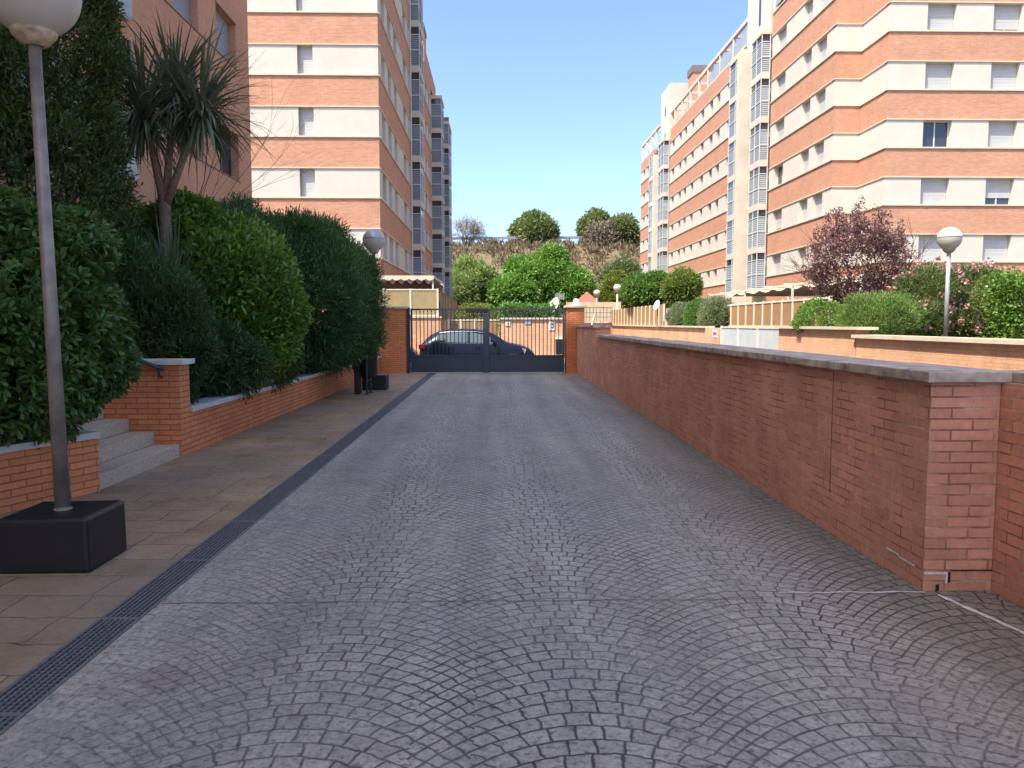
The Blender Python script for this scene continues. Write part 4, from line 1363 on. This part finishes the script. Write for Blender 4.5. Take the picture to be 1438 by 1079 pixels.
mb.build('fabric', M['canvas'], vv)

# ================================================================== RIGHT: planter walls beyond the service road
XW = 7.6
w = thing('planter_wall', 'sunlit brick planter wall nearest on the right, under the pink oleander', 'wall', (XW, 12, 0))
MB().box(XW, XW + .3, 4, 16.2, -.2, 1.24).build('wall', M['brick_sun'], w)
mb = MB()
y = 4.0
while y < 16.2:
    mb.box(XW - .10, XW + .34, y, min(y + 1.0, 16.24) - .006, 1.24, 1.31); y += 1.0
mb.build('coping', M['stone_sun'], w)
w = thing('planter_wall', 'sunlit brick planter wall one step taller, between white gate and oleander planter', 'wall', (XW, 18, 0))
MB().box(XW, XW + .3, 16.25, 20.7, -.2, 1.41).build('wall', M['brick_sun'], w)
MB().box(XW - .10, XW + .34, 15.95, 20.75, 1.41, 1.47).build('coping', M['stone_sun'], w)
w = thing('planter_wall', 'long brick wall receding beyond the white gate, under the cream slat fence', 'wall', (XW, 38, 0))
MB().box(XW, XW + .3, 26.4, 54, -.2, 1.38).build('wall', M['brick_sun'], w)
MB().box(XW - .09, XW + .34, 28.0, 54, 1.38, 1.44).build('coping', M['stone_sun'], w)
MB().box(XW - .012, XW, 26.45, 27.1, 1.05, 1.32).build('name_plate', M['sign_white'], w)
MB().box(XW - .016, XW - .012, 26.55, 26.98, 1.13, 1.24).build('lettering', M['roof_red'], w)
structure('garden_soil', MB().box(XW + .3, 18.6, 4, 26, -.2, 1.16), M['soil'])
structure('garden_soil', MB().box(XW + .3, 18.6, 26.45, 54, -.2, 1.25), M['soil'])
rect_fence('panel_gate', 'white double gate with grey mesh panels in the sunlit wall on the right', 'gate', (XW + .08, 26.35), (0, -1), (-1, 0), 5.6, -.05, 1.44, 3, 'screen_grey', pw=.10)
rect_fence('garden_fence', 'brown panels in cream frames standing above the white gate', 'fence', (8.5, 29.6), (0, -1), (-1, 0), 10.0, 1.42, 2.22, 12, 'screen_brown', pw=.075)
rect_fence('garden_fence', 'cream upright slat fence on the far wall, right of the gate pillar', 'fence', (XW + .1, 52.0), (0, -1), (-1, 0), 16.5, 1.45, 2.42, 15, 'screen_brown', pw=.14, rail=False)
g = thing('pergola', 'white pergola with scalloped pale canopy in the right garden below the block', 'pergola', (11.5, 31, 0))
mb = MB(); zt = 2.92
mb.box(10.9, 10.97, 23, 40, zt, zt + .08); mb.box(15, 15.07, 23, 40, zt + .1, zt + .18)
for i in range(9):
    y = 23 + i * 2.1
    mb.box(10.9, 15, y, y + .05, zt + .081, zt + .13)
mb.build('frame', M['fence_white'], g)
for y in (23.1, 28.5, 34, 39.8):
    for x in (10.93, 15.03):
        MB().box(x - .035, x + .035, y - .035, y + .035, 1.1, zt).build('post', M['fence_white'], g)
cv = MB(); nn = 60
for i in range(nn):
    a, b_ = i / nn, (i + 1) / nn
    sa = -.02 - .10 * abs(math.sin(math.pi * a * 9)); sb = -.02 - .10 * abs(math.sin(math.pi * b_ * 9))
    cv.quad((11.0, 23 + 14 * a, zt + sa), (14.9, 23 + 14 * a, zt + sa), (14.9, 23 + 14 * b_, zt + sb), (11.0, 23 + 14 * b_, zt + sb))
cv.build('canopy', M['canvas'], g)
lamp('white globe lamp on a grey pole rising from the pink oleanders on the right', (9.70, 16.55, 1.1), 2.25, .243, .045, M['galv_light'], M['globe_cap_white'], foot=False)

# ================================================================== far left and far right garden things
for (u, v, Y, lab) in ((838, 412, 60, 'distant white globe lamp beside the red roofed kiosk'), (867, 405, 50, 'distant globe lamp on a pale pole, second from the red roof')):
    p = P(u, v, Y)
    lamp(lab, (p.x, Y, 0), p.z, .26, .06, M['pole_white'], M['globe_cap_white'], foot=False, seg=16)
p = P(824, 412, 61)
k = thing('kiosk', 'small kiosk with a red pyramid roof behind the right gate pillar', 'kiosk', (p.x, 61, 0))
mb = MB(); r = .88
mb.box(p.x - r * .8, p.x + r * .8, 61 - r * .8, 61 + r * .8, -.3, 3.3); mb.build('wall', M['screen_tan'], k)
mb = MB(); i = 0
zb, zt = P(824, 425, 61).z, P(824, 409.5, 61).z
mb.v = [(p.x - r, 61 - r, zb), (p.x + r, 61 - r, zb), (p.x + r, 61 + r, zb), (p.x - r, 61 + r, zb), (p.x, 61, zt), (p.x - r, 61 - r, zb - .12), (p.x + r, 61 - r, zb - .12), (p.x + r, 61 + r, zb - .12), (p.x - r, 61 + r, zb - .12)]
mb.f = [(0, 1, 4), (1, 2, 4), (2, 3, 4), (3, 0, 4), (5, 6, 1, 0), (6, 7, 2, 1), (7, 8, 3, 2), (8, 5, 0, 3), (8, 7, 6, 5)]
mb.build('roof', M['roof_red'], k)
a_, b_ = P(795, 430, 58), P(872, 430, 58)
rect_fence('board_fence', 'pale tan board fence below the red roofed kiosk', 'fence', (a_.x, 58), (1, 0), (0, -1), b_.x - a_.x, .5, P(830, 424.5, 58).z, 6, 'screen_cream', post='screen_cream', rail=False)
q0, q1 = P(831, 458, 30.9), P(836, 440, 30.9)
mb = MB(); mb.tube([(q0.x, 30.9, q0.z - 1.3), (q0.x, 30.9, q0.z), (q1.x, 30.9, q1.z)], .05, 8); o = mb.build('leaning_post', M['screen_cream'])
tag(o, 'leaning pale wooden post before the dark railing, right of the gate pillar', 'post')
# second small dish on the cream fence
p = P(924, 430, 35)
g = thing('satellite_dish', 'pale satellite dish beyond the end of the cream slat fence', 'dish', (p.x, 35, 1.2))
mb = MB(); mb.lathe([(r_ * .75, z_) for r_, z_ in prof], 0, 0, 20); rot2 = Matrix.Rotation(R(-72), 4, 'Z') @ Matrix.Rotation(R(70), 4, 'X')
mb.v = [tuple(rot2 @ Vector(q) + Vector((p.x, 35, p.z))) for q in mb.v]
mb.build('reflector', M['frame_alu'], g, smooth=True)
MB().tube([(p.x, 35.05, 1.2), (p.x, 35.05, p.z)], .03, 6).build('mast', M['galv'], g)

# guard rail on the hill crest
g = thing('guard_rail', 'thin steel guard rail along the crest of the dry hillside', 'guard rail', (0, 131, 14))
mb = MB()
for i in range(60):
    xa, xb = -120 + 4 * i, -120 + 4 * (i + 1)
    za, zb = hill_z(xa, 127) + 1.2, hill_z(xb, 127) + 1.2
    mb.hexa([(xa, 127, za - .45), (xb, 127, zb - .45), (xb, 127.08, zb - .45), (xa, 127.08, za - .45), (xa, 127, za), (xb, 127, zb), (xb, 127.08, zb), (xa, 127.08, za)])
mb.build('rail', M['guard'], g)
mb = MB()
for i in range(60):
    xa = -120 + 4 * i
    mb.box(xa - .08, xa + .08, 127.08, 127.2, hill_z(xa, 127) - .3, hill_z(xa, 127) + 1.25)
o = mb.build('post', M['guard'], g); o["kind"] = "stuff"

# ================================================================== PLANTS, left
Y = 6.75
bush('pittosporum_bush', 'big round dark green bush with whorled leaves behind the nearest lamp', 'bush', (-4.45, 6.6, .46),
     [(-4.22, 6.45, 1.60, 1.06, 1.05, 1.08), (-4.85, 5.9, 1.7, 1.0, 1.1, 1.12), (-4.1, 6.75, 1.25, .75, .65, .75)], M['pitto'], 5200, .105, .036, 'rosette', 2, 26, .34, inner=.55, zmin=.42)
tree('conifer', 'tall dark conifer with feathery foliage at the top left edge', (-5.7, 9.6, .46),
     [(-5.55, 9.7, 2.6, 1.05, 1.1, 2.3), (-5.6, 9.7, 4.9, .98, 1.0, 2.2), (-5.75, 9.6, 7.2, .72, .8, 2.0), (-6.75, 9.2, 4.6, 1.0, 1.0, 2.4)],
     M['conifer'], 34000, .075, .026, 4, 90, .30, .14, 2.5, inner=.62, style='spray', upw=.7, reject=.78)
# cordyline with three heads
rng = np.random.default_rng(21)
pr = thing('palm_tree', 'spiky palm like tree with drooping sword leaves in front of the brick building', 'palm tree', (-4.62, 11.0, .46))
bp, fk = Vector((-4.63, 11.0, .42)), Vector((-4.60, 11.0, 3.22))
mb = MB(); mb.tube([bp, bp.lerp(fk, .5) + Vector((.03, 0, 0)), fk], [.095, .082, .08], 12)
heads = [Vector((-4.80, 10.9, 4.40)), Vector((-4.44, 11.05, 4.62)), Vector((-4.02, 10.9, 4.44))]
for h in heads:
    mb.tube([fk - Vector((0, 0, .08)), fk.lerp(h, .45) + Vector((0, 0, -.03)), h], [.062, .048, .042], 9)
mb.build('trunk', M['bark_palm'], pr, smooth=True)
V, Q = [], []
for h in heads:
    for i in range(270):
        az = rng.uniform(0, 2 * math.pi); el = rng.uniform(-.8, 1.25)
        Ln = rng.uniform(.8, 1.32) * (1.0 if el > -.1 else .68); Wd = rng.uniform(.030, .046)
        d0 = np.array([math.cos(az) * math.cos(el), math.sin(az) * math.cos(el), math.sin(el)])
        sd = np.array([-math.sin(az), math.cos(az), 0.])
        base = np.array(h) + np.array([0, 0, rng.uniform(-.22, .12)])
        sag = rng.uniform(.3, 1.25) * (1.1 - .55 * max(el, 0))
        k0 = len(V)
        ns = 6
        pt = base.copy(); dcur = d0.copy()
        for k in range(ns + 1):
            w_ = Wd * (.55 + 1.0 * k / ns if k < 2 else 1.0) * (1 - (k / ns) ** 3)
            nrm = np.cross(dcur, sd)
            V.append(pt - sd * w_ * .5 + nrm * w_ * .12); V.append(pt + sd * w_ * .5 + nrm * w_ * .12)
            dcur = dcur + np.array([0, 0, -sag * 1.6 / ns * (.3 + 1.2 * k / ns)]); dcur /= np.linalg.norm(dcur)
            pt = pt + dcur * Ln / ns
        for k in range(ns):
            Q.append((k0 + 2 * k, k0 + 2 * k + 1, k0 + 2 * k + 3, k0 + 2 * k + 2))
leaves_obj('crown', M['palm'], pr, np.array(V), np.array(Q))
def blades(name, label, base, n, Lmin, Lmax, wd, mat, seed, elmin=.5):
    rng = np.random.default_rng(seed)
    g = thing(name, label, 'plant', base)
    V, Q = [], []
    for i in range(n):
        az = rng.uniform(0, 2 * math.pi); el = rng.uniform(elmin, 1.5); Ln = rng.uniform(Lmin, Lmax)
        d = np.array([math.cos(az) * math.cos(el), math.sin(az) * math.cos(el), math.sin(el)]); sd = np.array([-math.sin(az), math.cos(az), 0.])
        pt = np.array(base) + rng.normal(0, .03, 3) * np.array([1, 1, .3]); k0 = len(V)
        for k in range(5):
            w_ = wd * (1 - (k / 4) ** 2.2)
            V.append(pt - sd * w_ / 2); V.append(pt + sd * w_ / 2)
            d = d + np.array([0, 0, -.12 * k / 4]); d /= np.linalg.norm(d); pt = pt + d * Ln / 4
        for k in range(4):
            Q.append((k0 + 2 * k, k0 + 2 * k + 1, k0 + 2 * k + 3, k0 + 2 * k + 2))
    leaves_obj('blade_cluster', mat, g, np.array(V), np.array(Q))
    MB().tube([(base[0], base[1], .4), base], .05, 7).build('stem', M['bark_palm'], g)
    return g
blades('yucca_plant', 'tuft of long stiff grey green blades leaning on the palm trunk', (-4.33, 10.45, 1.72), 120, .85, 1.5, .036, M['yucca'], 5, .25)
bush('dark_shrub', 'dark fine leaved shrub directly behind the flank wall of the steps', 'bush', (-4.35, 9.9, .46),
     [(-4.35, 9.85, 1.35, .72, .6, .9), (-4.75, 9.75, 1.85, .6, .55, .75)], M['myrtle'], 12000, .085, .017, 'spray', 8, 24, .22, inner=.5, zmin=.48, upw=.6)
bush('box_bush', 'small low clipped shrub at the planter end beside the flank wall', 'bush', (-3.98, 9.62, .46),
     [(-3.93, 9.60, .68, .24, .26, .30)], M['box'], 3500, .03, .018, 'leaf', 9, 8, .09, inner=.5, zmin=.48)
bush('laurel_bush', 'bright green broad leaved laurel bush in the middle of the long planter', 'bush', (-4.15, 12.2, .46),
     [(-4.10, 12.1, 2.15, 1.02, 1.25, 1.05), (-4.55, 11.9, 2.45, .95, 1.0, .85), (-3.95, 12.3, 1.4, .85, 1.0, .8), (-5.2, 12.6, 2.5, 1.0, 1.0, .9)], M['laurel'], 24000, .125, .048, 'leaf6', 10, 46, .34, inner=.55, zmin=.55, spread=.6, droop=.06, upw=.45)
bush('shrub_undergrowth', 'dark low leaves spilling over the coping under the laurel bush', 'bush', (-4.0, 11.6, .46),
     [(-3.98, 11.2, .95, .55, .9, .45), (-3.92, 12.9, .95, .55, 1.0, .45)], M['myrtle'], 9000, .10, .026, 'spray', 12, 22, .2, inner=.5, zmin=.50)
bush('oleander_bush', 'large dark narrow leaved bush nearest the gate, overhanging the planter', 'bush', (-4.0, 16.5, .46),
     [(-3.85, 15.6, 2.15, 1.18, 1.7, 1.42), (-3.68, 17.2, 1.98, 1.16, 1.5, 1.30), (-4.7, 14.6, 2.3, 1.2, 1.5, 1.30), (-3.72, 16.4, 1.30, 1.05, 2.0, .75)], M['oleander'], 30000, .125, .022, 'spray', 13, 70, .34, inner=.42, zmin=.60, upw=.5)
# bare twiggy shrub behind the palm
rng = np.random.default_rng(31)
tw = thing('bare_shrub', 'leafless twiggy shrub showing above the palm head against brick', 'shrub', (-5.3, 12.7, .46))
mb = MB()
for i in range(2):
    branches(mb, rng, (-5.62 + .20 * i, 12.7, .46), (rng.normal(0, .01), 0, 1), 2.2, .022, 4, 3, .13, 4)
mb.build('branch', M['bark_red'], tw)

# ================================================================== PLANTS, right garden
bush('round_shrub', 'bright green rounded shrub spilling over the coping right of the white gate', 'bush', (8.25, 18.9, 1.1),
     [(8.22, 19.6, 1.62, .60, .75, .50), (8.5, 20.2, 1.7, .6, .8, .52), (7.88, 19.2, 1.45, .36, .5, .32)], M['shrubgreen'], 11000, .06, .032, 'leaf', 14, 30, .16, inner=.5, zmin=1.12)
bush('needle_shrub', 'wide yellow green needle leaved mound in the middle of the right planter', 'bush', (8.6, 16.8, 1.1),
     [(8.40, 17.0, 1.56, .80, .9, .60), (9.0, 17.5, 1.5, .7, .8, .52)], M['rosemary'], 9000, .07, .013, 'spray', 15, 30, .2, inner=.5, zmin=1.12, upw=.9)
# plum
rng = np.random.default_rng(41)
pl = thing('plum_tree', 'purple leaved plum tree with upright stems in front of the right block', 'tree', (9.62, 20.6, 1.1))
mb = MB(); ends = []
for i in range(9):
    az = i * .7
    sp = rng.uniform(.10, .62)
    branches(mb, rng, (9.62 + .12 * math.cos(az), 20.6 + .12 * math.sin(az), 1.1), (sp * math.cos(az), sp * math.sin(az), 1), 1.25, .04, 3, 3, .33, 5, ends)
mb.build('trunk', M['bark_red'], pl)
C = np.array([9.62, 20.6, 3.15])
E = [(9.62, 20.6, 3.15, 1.42, 1.35, 1.15)]
Eb = bumps(rng, E, 30, .26, .8)
for i in range(14):
    x = rng.uniform(-1.1, 1.1)
    Eb.append((9.62 + x, 20.6 + rng.uniform(-.5, .5), 4.15 - .35 * x * x + rng.uniform(0, .25), .12, .12, .42))
Eb.append((9.65, 20.6, 4.45, .13, .13, .5))
foliage_part(rng, pl, M['plum'], Eb, 17000, .08, .044, 'leaf', inner=.45, reject=.55, name='crown', spread=1.0)
# oleander in flower
ob = bush('oleander_shrub', 'pink flowering oleander behind the white globe lamp on the right', 'bush', (10.5, 18.0, 1.1),
     [(10.2, 18.2, 1.95, .80, .9, .86), (11.2, 18.0, 2.0, .95, .9, .78), (9.95, 17.7, 1.5, .6, .7, .5), (10.9, 17.3, 1.55, .8, .8, .6)], M['oleander_light'], 13000, .11, .022, 'spray', 16, 44, .24, inner=.5, zmin=1.12, upw=.7)
rng = np.random.default_rng(43)
pts, nor = shell(rng, [(10.2, 18.2, 2.0, .96, 1.05, 1.02), (11.2, 18.0, 2.08, 1.12, 1.1, .93), (10.0, 17.6, 1.6, .76, .85, .62), (10.9, 17.3, 1.6, .95, .95, .72)], 95, .98, .8, 1.3)
B_, D_ = [], []
for p_ in pts:
    kk = rng.integers(8, 20)
    B_.append(p_ + rng.normal(0, .04, (kk, 3))); D_.append(unit(rng.normal(size=(kk, 3)) + np.array([0, -.3, .5])))
v_, q_ = leaf_arrays(rng, np.concatenate(B_), np.concatenate(D_), .075, .07, 0)
o = leaves_obj('flower_cluster', M['pinkflower'], ob, v_, q_); o["kind"] = "stuff"
def hedge(name, label, x0, x1, y0, y1, z0, z1, mat, n, L, W, seed, jit=.06, group=None, cat='hedge'):
    rng = np.random.default_rng(seed)
    g = thing(name, label, cat, ((x0 + x1) / 2, (y0 + y1) / 2, z0), group)
    a = rng.random((n, 3)); f = rng.integers(0, 6, n)
    lo, hi = np.array([x0, y0, z0]), np.array([x1, y1, z1])
    nor = np.zeros((n, 3))
    for ax in range(3):
        for sgn in (0, 1):
            k = f == ax * 2 + sgn
            a[k, ax] = sgn; nor[k, ax] = 2 * sgn - 1
    p = lo + a * (hi - lo) - nor * (rng.random((n, 1)) ** 1.5) * .28 + rng.normal(0, jit, (n, 3))
    low = np.sin(p[:, [0]] * 3.1) * .04 + np.sin(p[:, [1]] * 2.3 + 1) * .04 + np.sin(p[:, [0]] * 9 + p[:, [1]] * 7) * .03
    p = p + nor * low
    d = unit(nor * .7 + rng.normal(0, .7, (n, 3)) + np.array([0, 0, .25]))
    v, q = leaf_arrays(rng, p, d, rng.uniform(.7, 1.3, n) * L, W, 0)
    leaves_obj('foliage', mat, g, v, q)
    mb = MB(); 
    mb.tube([((x0 + x1) / 2, y0 + .1, z0 - .1), ((x0 + x1) / 2, y1 - .1, z0 - .1)], .03, 6)
    for i in range(14):
        xx, yy_ = rng.uniform(x0 + .2, x1 - .2), rng.uniform(y0 + .2, y1 - .2)
        mb.tube([((x0 + x1) / 2, yy_, z0 - .1), (xx + rng.normal(0, .1), yy_ + rng.normal(0, .1), (z0 + z1) / 2), (xx + rng.normal(0, .2), yy_ + rng.normal(0, .2), z1 - .1)], [.02, .014, .005], 5)
    mb.build('stem', M['bark'], g)
    return g
hedge('clipped_hedge', 'tall clipped green hedge at the right edge beside the oleander', 9.0, 10.6, 9.4, 14.0, 1.1, 2.38, M['shrubgreen'], 42000, .07, .045, 51)
bush('privet_shrub', 'yellow tipped shrub between the pink oleander and the clipped hedge', 'bush', (9.3, 14.55, 1.1),
     [(9.25, 14.5, 1.98, .24, .3, .40)], M['yellowgreen'], 2500, .05, .028, 'leaf', 52, 8, .12, inner=.5, zmin=1.12)
bush('back_shrub', 'dark green shrub under the purple plum tree beside its stems', 'bush', (9.6, 21.6, 1.1),
     [(9.4, 21.4, 1.75, .8, .7, .65), (10.6, 21.2, 1.75, .8, .8, .65)], M['midgreen'], 9000, .08, .04, 'leaf', 53, 22, .2, inner=.5, zmin=1.12)
# hedge on the wall behind the gate
hedge('clipped_hedge', 'clipped green hedge on top of the sunlit wall behind the gate', .25, 2.50, 31.75, 33.2, .9, 2.26, M['midgreen'], 16000, .11, .06, 54)
bush('low_shrub', 'yellow green shrub above the tan gate across the street', 'bush', (-.6, 34.0, .0),
     [(-.9, 34.2, 1.85, .9, .7, .55), (-.1, 34.4, 1.7, .7, .7, .5)], M['yellowgreen'], 5000, .12, .05, 'leaf', 55, 16, .25, inner=.5)
# row of shrubs above the far wall right of the cream fence
for i, (y, r, mt, lab) in enumerate(((34.6, .78, 'olive', 'silvery rounded shrub next to the end of the cream slat fence'),
                                 (31.6, .66, 'midgreen', 'bright green rounded shrub between two silvery shrubs on the wall'),
                                 (29.2, .82, 'olive', 'silvery clipped shrub nearest the white gate, left of it'))):
    bush('round_shrub', lab, 'bush', (8.35, y, 1.2), [(8.35, y, 1.78, .62, r * 1.35, .62 + .04 * i), (8.6, y + .8, 1.8, .6, r, .6)], M[mt], 8000, .075, .024, 'spray', 60 + i, 24, .18, inner=.5, zmin=1.22, upw=.4, group='shrubs on the far right wall')
# ================================================================== TREES, distance
def crown(u0, u1, v0, v1, Y, depth=None, k=1):
    a, c = P(u0, v0, Y), P(u1, v1, Y)
    rx = (c.x - a.x) / 2 * .92; rz = (a.z - c.z) / 2 * .93
    return ((a.x + c.x) / 2, Y, (a.z + c.z) / 2, rx, depth or rx, rz)
e1 = crown(712, 812, 350, 440, 93); e2 = crown(692, 760, 385, 440, 91); e3 = crown(760, 828, 372, 440, 92)
tree('mulberry_tree', 'large bright green tree in the middle distance above the gate', (e1[0], 93, -.3), [e1, e2, e3], M['mulberry'], 22000, .46, .19, 71, 160, 1.1, .25, 2.2, inner=.45, style='spray', reject=.72, upw=-.1, lumps=12)
e1 = crown(634, 700, 350, 440, 92); e2 = crown(628, 665, 385, 445, 90)
tree('pale_green_tree', 'thin pale green tree beside the grey balconies of the left blocks', (e1[0], 92, -.3), [e1, e2], M['lightgreen'], 8000, .40, .13, 72, 60, 1.1, .16, 2.2, inner=.2, reject=.4, style='spray', lumps=9)
e1 = crown(876, 946, 384, 436, 44)
tree('green_tree', 'dense green tree behind the middle of the cream slat fence', (e1[0], 44, 0), [e1], M['midgreen'], 12000, .18, .085, 73, 50, .4, .12, 1.6, inner=.4, style='spray', lumps=10)
e1 = crown(936, 984, 380, 436, 40)
tree('yellow_green_tree', 'loose yellow green tree in front of the long right block', (e1[0], 40, 0), [e1], M['yellowgreen'], 6500, .19, .07, 74, 40, .35, .10, 1.8, inner=.3, reject=.5, style='spray', lumps=10)
e1 = crown(840, 892, 398, 445, 76)
tree('light_green_tree', 'light green tree between the distant globe lamps and the green tree', (e1[0], 76, 0), [e1, crown(852, 880, 386, 430, 77)], M['yellowgreen'], 8000, .32, .15, 75, 40, .6, .14, 1.8, inner=.4, style='spray', lumps=8)
e1 = crown(846, 896, 362, 425, 94)
tree('olive_tree', 'grey green tree at the foot of the hillside beside the far right block', (e1[0], 94, 0), [e1], M['olive'], 3600, .45, .18, 76, 40, .9, .2, 2.5, inner=.4, style='spray', lumps=8)
# hill trees
e1 = crown(724, 778, 306, 346, 128)
ht = tree('hilltop_tree', 'round green tree on the hill crest, middle of the three', (e1[0], 128, 13.6), [e1], M['pine'], 5200, .62, .28, 77, 60, 1.1, .3, 1.5, inner=.35, style='spray', lumps=10, group='trees on the hill crest')
foliage_part(np.random.default_rng(5), ht, M['deadtwig'], bumps(np.random.default_rng(6), [(e1[0], e1[1] - .5, e1[2] - e1[5] * .55, e1[3] * .92, e1[4] * .9, e1[5] * .55)], 10, .9), 800, .7, .12, 'spray', name='dry_foliage', inner=.6)
e1 = crown(815, 860, 305, 346, 128); e2 = crown(845, 888, 312, 352, 127)
ht = tree('hilltop_tree', 'wide green tree on the hill crest at the right, with dry grey underside', (e1[0], 128, 13.6), [e1, e2], M['pine'], 6500, .62, .28, 78, 70, 1.1, .3, 1.5, inner=.35, style='spray', lumps=10, group='trees on the hill crest')
foliage_part(np.random.default_rng(7), ht, M['deadtwig'], bumps(np.random.default_rng(8), [((e1[0] + e2[0]) / 2, e1[1] - 1.2, e1[2] - e1[5] * .45, e1[3] * 1.35, e1[4] * .9, e1[5] * .6)], 12, .9), 1200, .7, .12, 'spray', name='dry_foliage', inner=.6)
rng = np.random.default_rng(81)
bt = thing('bare_tree', 'leafless greyish tree on the hill crest at the left', 'tree', (P(653, 345, 126).x, 126, 13.3), 'trees on the hill crest')
mb = MB(); ends = []
bx = P(653, 345, 126).x
for i in range(4):
    branches(mb, rng, (bx, 126, 13.2), (rng.normal(0, .45), rng.normal(0, .3), 1), 1.9, .16, 4, 3, .5, 4, ends)
mb.build('trunk', M['bark'], bt)
ee = np.array([tuple(q) for q in ends[8:]])
base_ = ee[rng.integers(len(ee), size=2600)] + rng.normal(0, .35, (2600, 3))
v_, q_ = leaf_arrays(rng, base_, unit(rng.normal(size=(2600, 3)) + np.array([0, 0, .5])), .75, .07, 0)
leaves_obj('crown', M['deadtwig'], bt, v_, q_)
# dry brush on the slope: nobody could count it
rng = np.random.default_rng(91)
n = 2600
xs = rng.uniform(-60, 70, n); yy_ = rng.uniform(99, 125.5, n)
zz_ = np.array([hill_z(a, b_) for a, b_ in zip(xs, yy_)])
B_, D_ = [], []
for k in range(16):
    B_.append(np.stack([xs, yy_, zz_], 1) + rng.normal(0, .55, (n, 3)) * np.array([1, .8, .45])); D_.append(unit(rng.normal(0, .55, (n, 3)) + np.array([0, 0, 1])))
v_, q_ = leaf_arrays(rng, np.concatenate(B_), np.concatenate(D_), 1.0, .22, 0)
o = bpy.data.objects.new('dry_brush', mesh_np('dry_brush', v_, q_)); COL.objects.link(o); o.data.materials.append(M['dry']); o["kind"] = "stuff"
o["label"] = "dry brown brush covering the hillside"
# leaf litter and grit on the drive
rng = np.random.default_rng(95)
n = 620
q_ = rng.random(n)
px = np.where(q_ < .35, 2.45 - np.abs(rng.normal(0, .35, n)), np.where(q_ < .7, -3.58 + np.abs(rng.normal(0, .3, n)), rng.uniform(-3.5, 2.3, n))); py = np.where((q_ >= .35) & (q_ < .7), rng.uniform(9.4, 22, n), rng.uniform(2.6, 18, n))
base_ = np.stack([px, py, np.full(n, .007)], 1)
d_ = unit(np.stack([rng.normal(size=n), rng.normal(size=n), rng.normal(0, .12, n)], 1))
v_, q_ = leaf_arrays(rng, base_, d_, rng.uniform(.008, .028, n), rng.uniform(.006, .012, n), 0)
v_[:, 2] = np.maximum(v_[:, 2], .006)
o = bpy.data.objects.new('leaf_litter', mesh_np('leaf_litter', v_, q_)); COL.objects.link(o); o.data.materials.append(M['litter']); o["kind"] = "stuff"
o["label"] = "scattered dry leaf bits and grit on the drive"

# ================================================================== LIGHT
EL, AZ = R(57), R(49)      # sun behind the camera on the left
to_sun = Vector((-math.sin(AZ) * math.cos(EL), -math.cos(AZ) * math.cos(EL), math.sin(EL)))
sd = bpy.data.lights.new("sun", 'SUN'); sun = bpy.data.objects.new("sun", sd); COL.objects.link(sun)
sd.energy = 2.3; sd.angle = R(.53); sd.color = (1.0, .92, .80)
sun.rotation_euler = to_sun.to_track_quat('Z', 'Y').to_euler()
wd = bpy.data.worlds.new("World"); scene.world = wd; wd.use_nodes = True
nt = wd.node_tree; nt.nodes.clear()
sky = nt.nodes.new("ShaderNodeTexSky"); sky.sky_type = 'NISHITA'; sky.sun_disc = False
sky.sun_elevation = EL; sky.sun_rotation = math.atan2(to_sun.x, to_sun.y)
sky.air_density = .6; sky.dust_density = 3.0; sky.ozone_density = 6.0; sky.altitude = 600
bg = nt.nodes.new("ShaderNodeBackground"); bg.inputs[1].default_value = .15
wo = nt.nodes.new("ShaderNodeOutputWorld")
mt = nt.nodes.new("ShaderNodeMix"); mt.data_type = 'RGBA'; mt.blend_type = 'MULTIPLY'     # the camera's white balance: warmed for the shade
mt.inputs[0].default_value = 1; mt.inputs[7].default_value = (1.05, .985, .88, 1)
nt.links.new(sky.outputs[0], mt.inputs[6]); nt.links.new(mt.outputs[2], bg.inputs[0]); nt.links.new(bg.outputs[0], wo.inputs[0])
scene.view_settings.view_transform = 'Standard'
scene.view_settings.look = 'None'
scene.view_settings.exposure = 1.75
scene.view_settings.gamma = 1
scene.cycles.max_bounces = 8
scene.cycles.transparent_max_bounces = 4
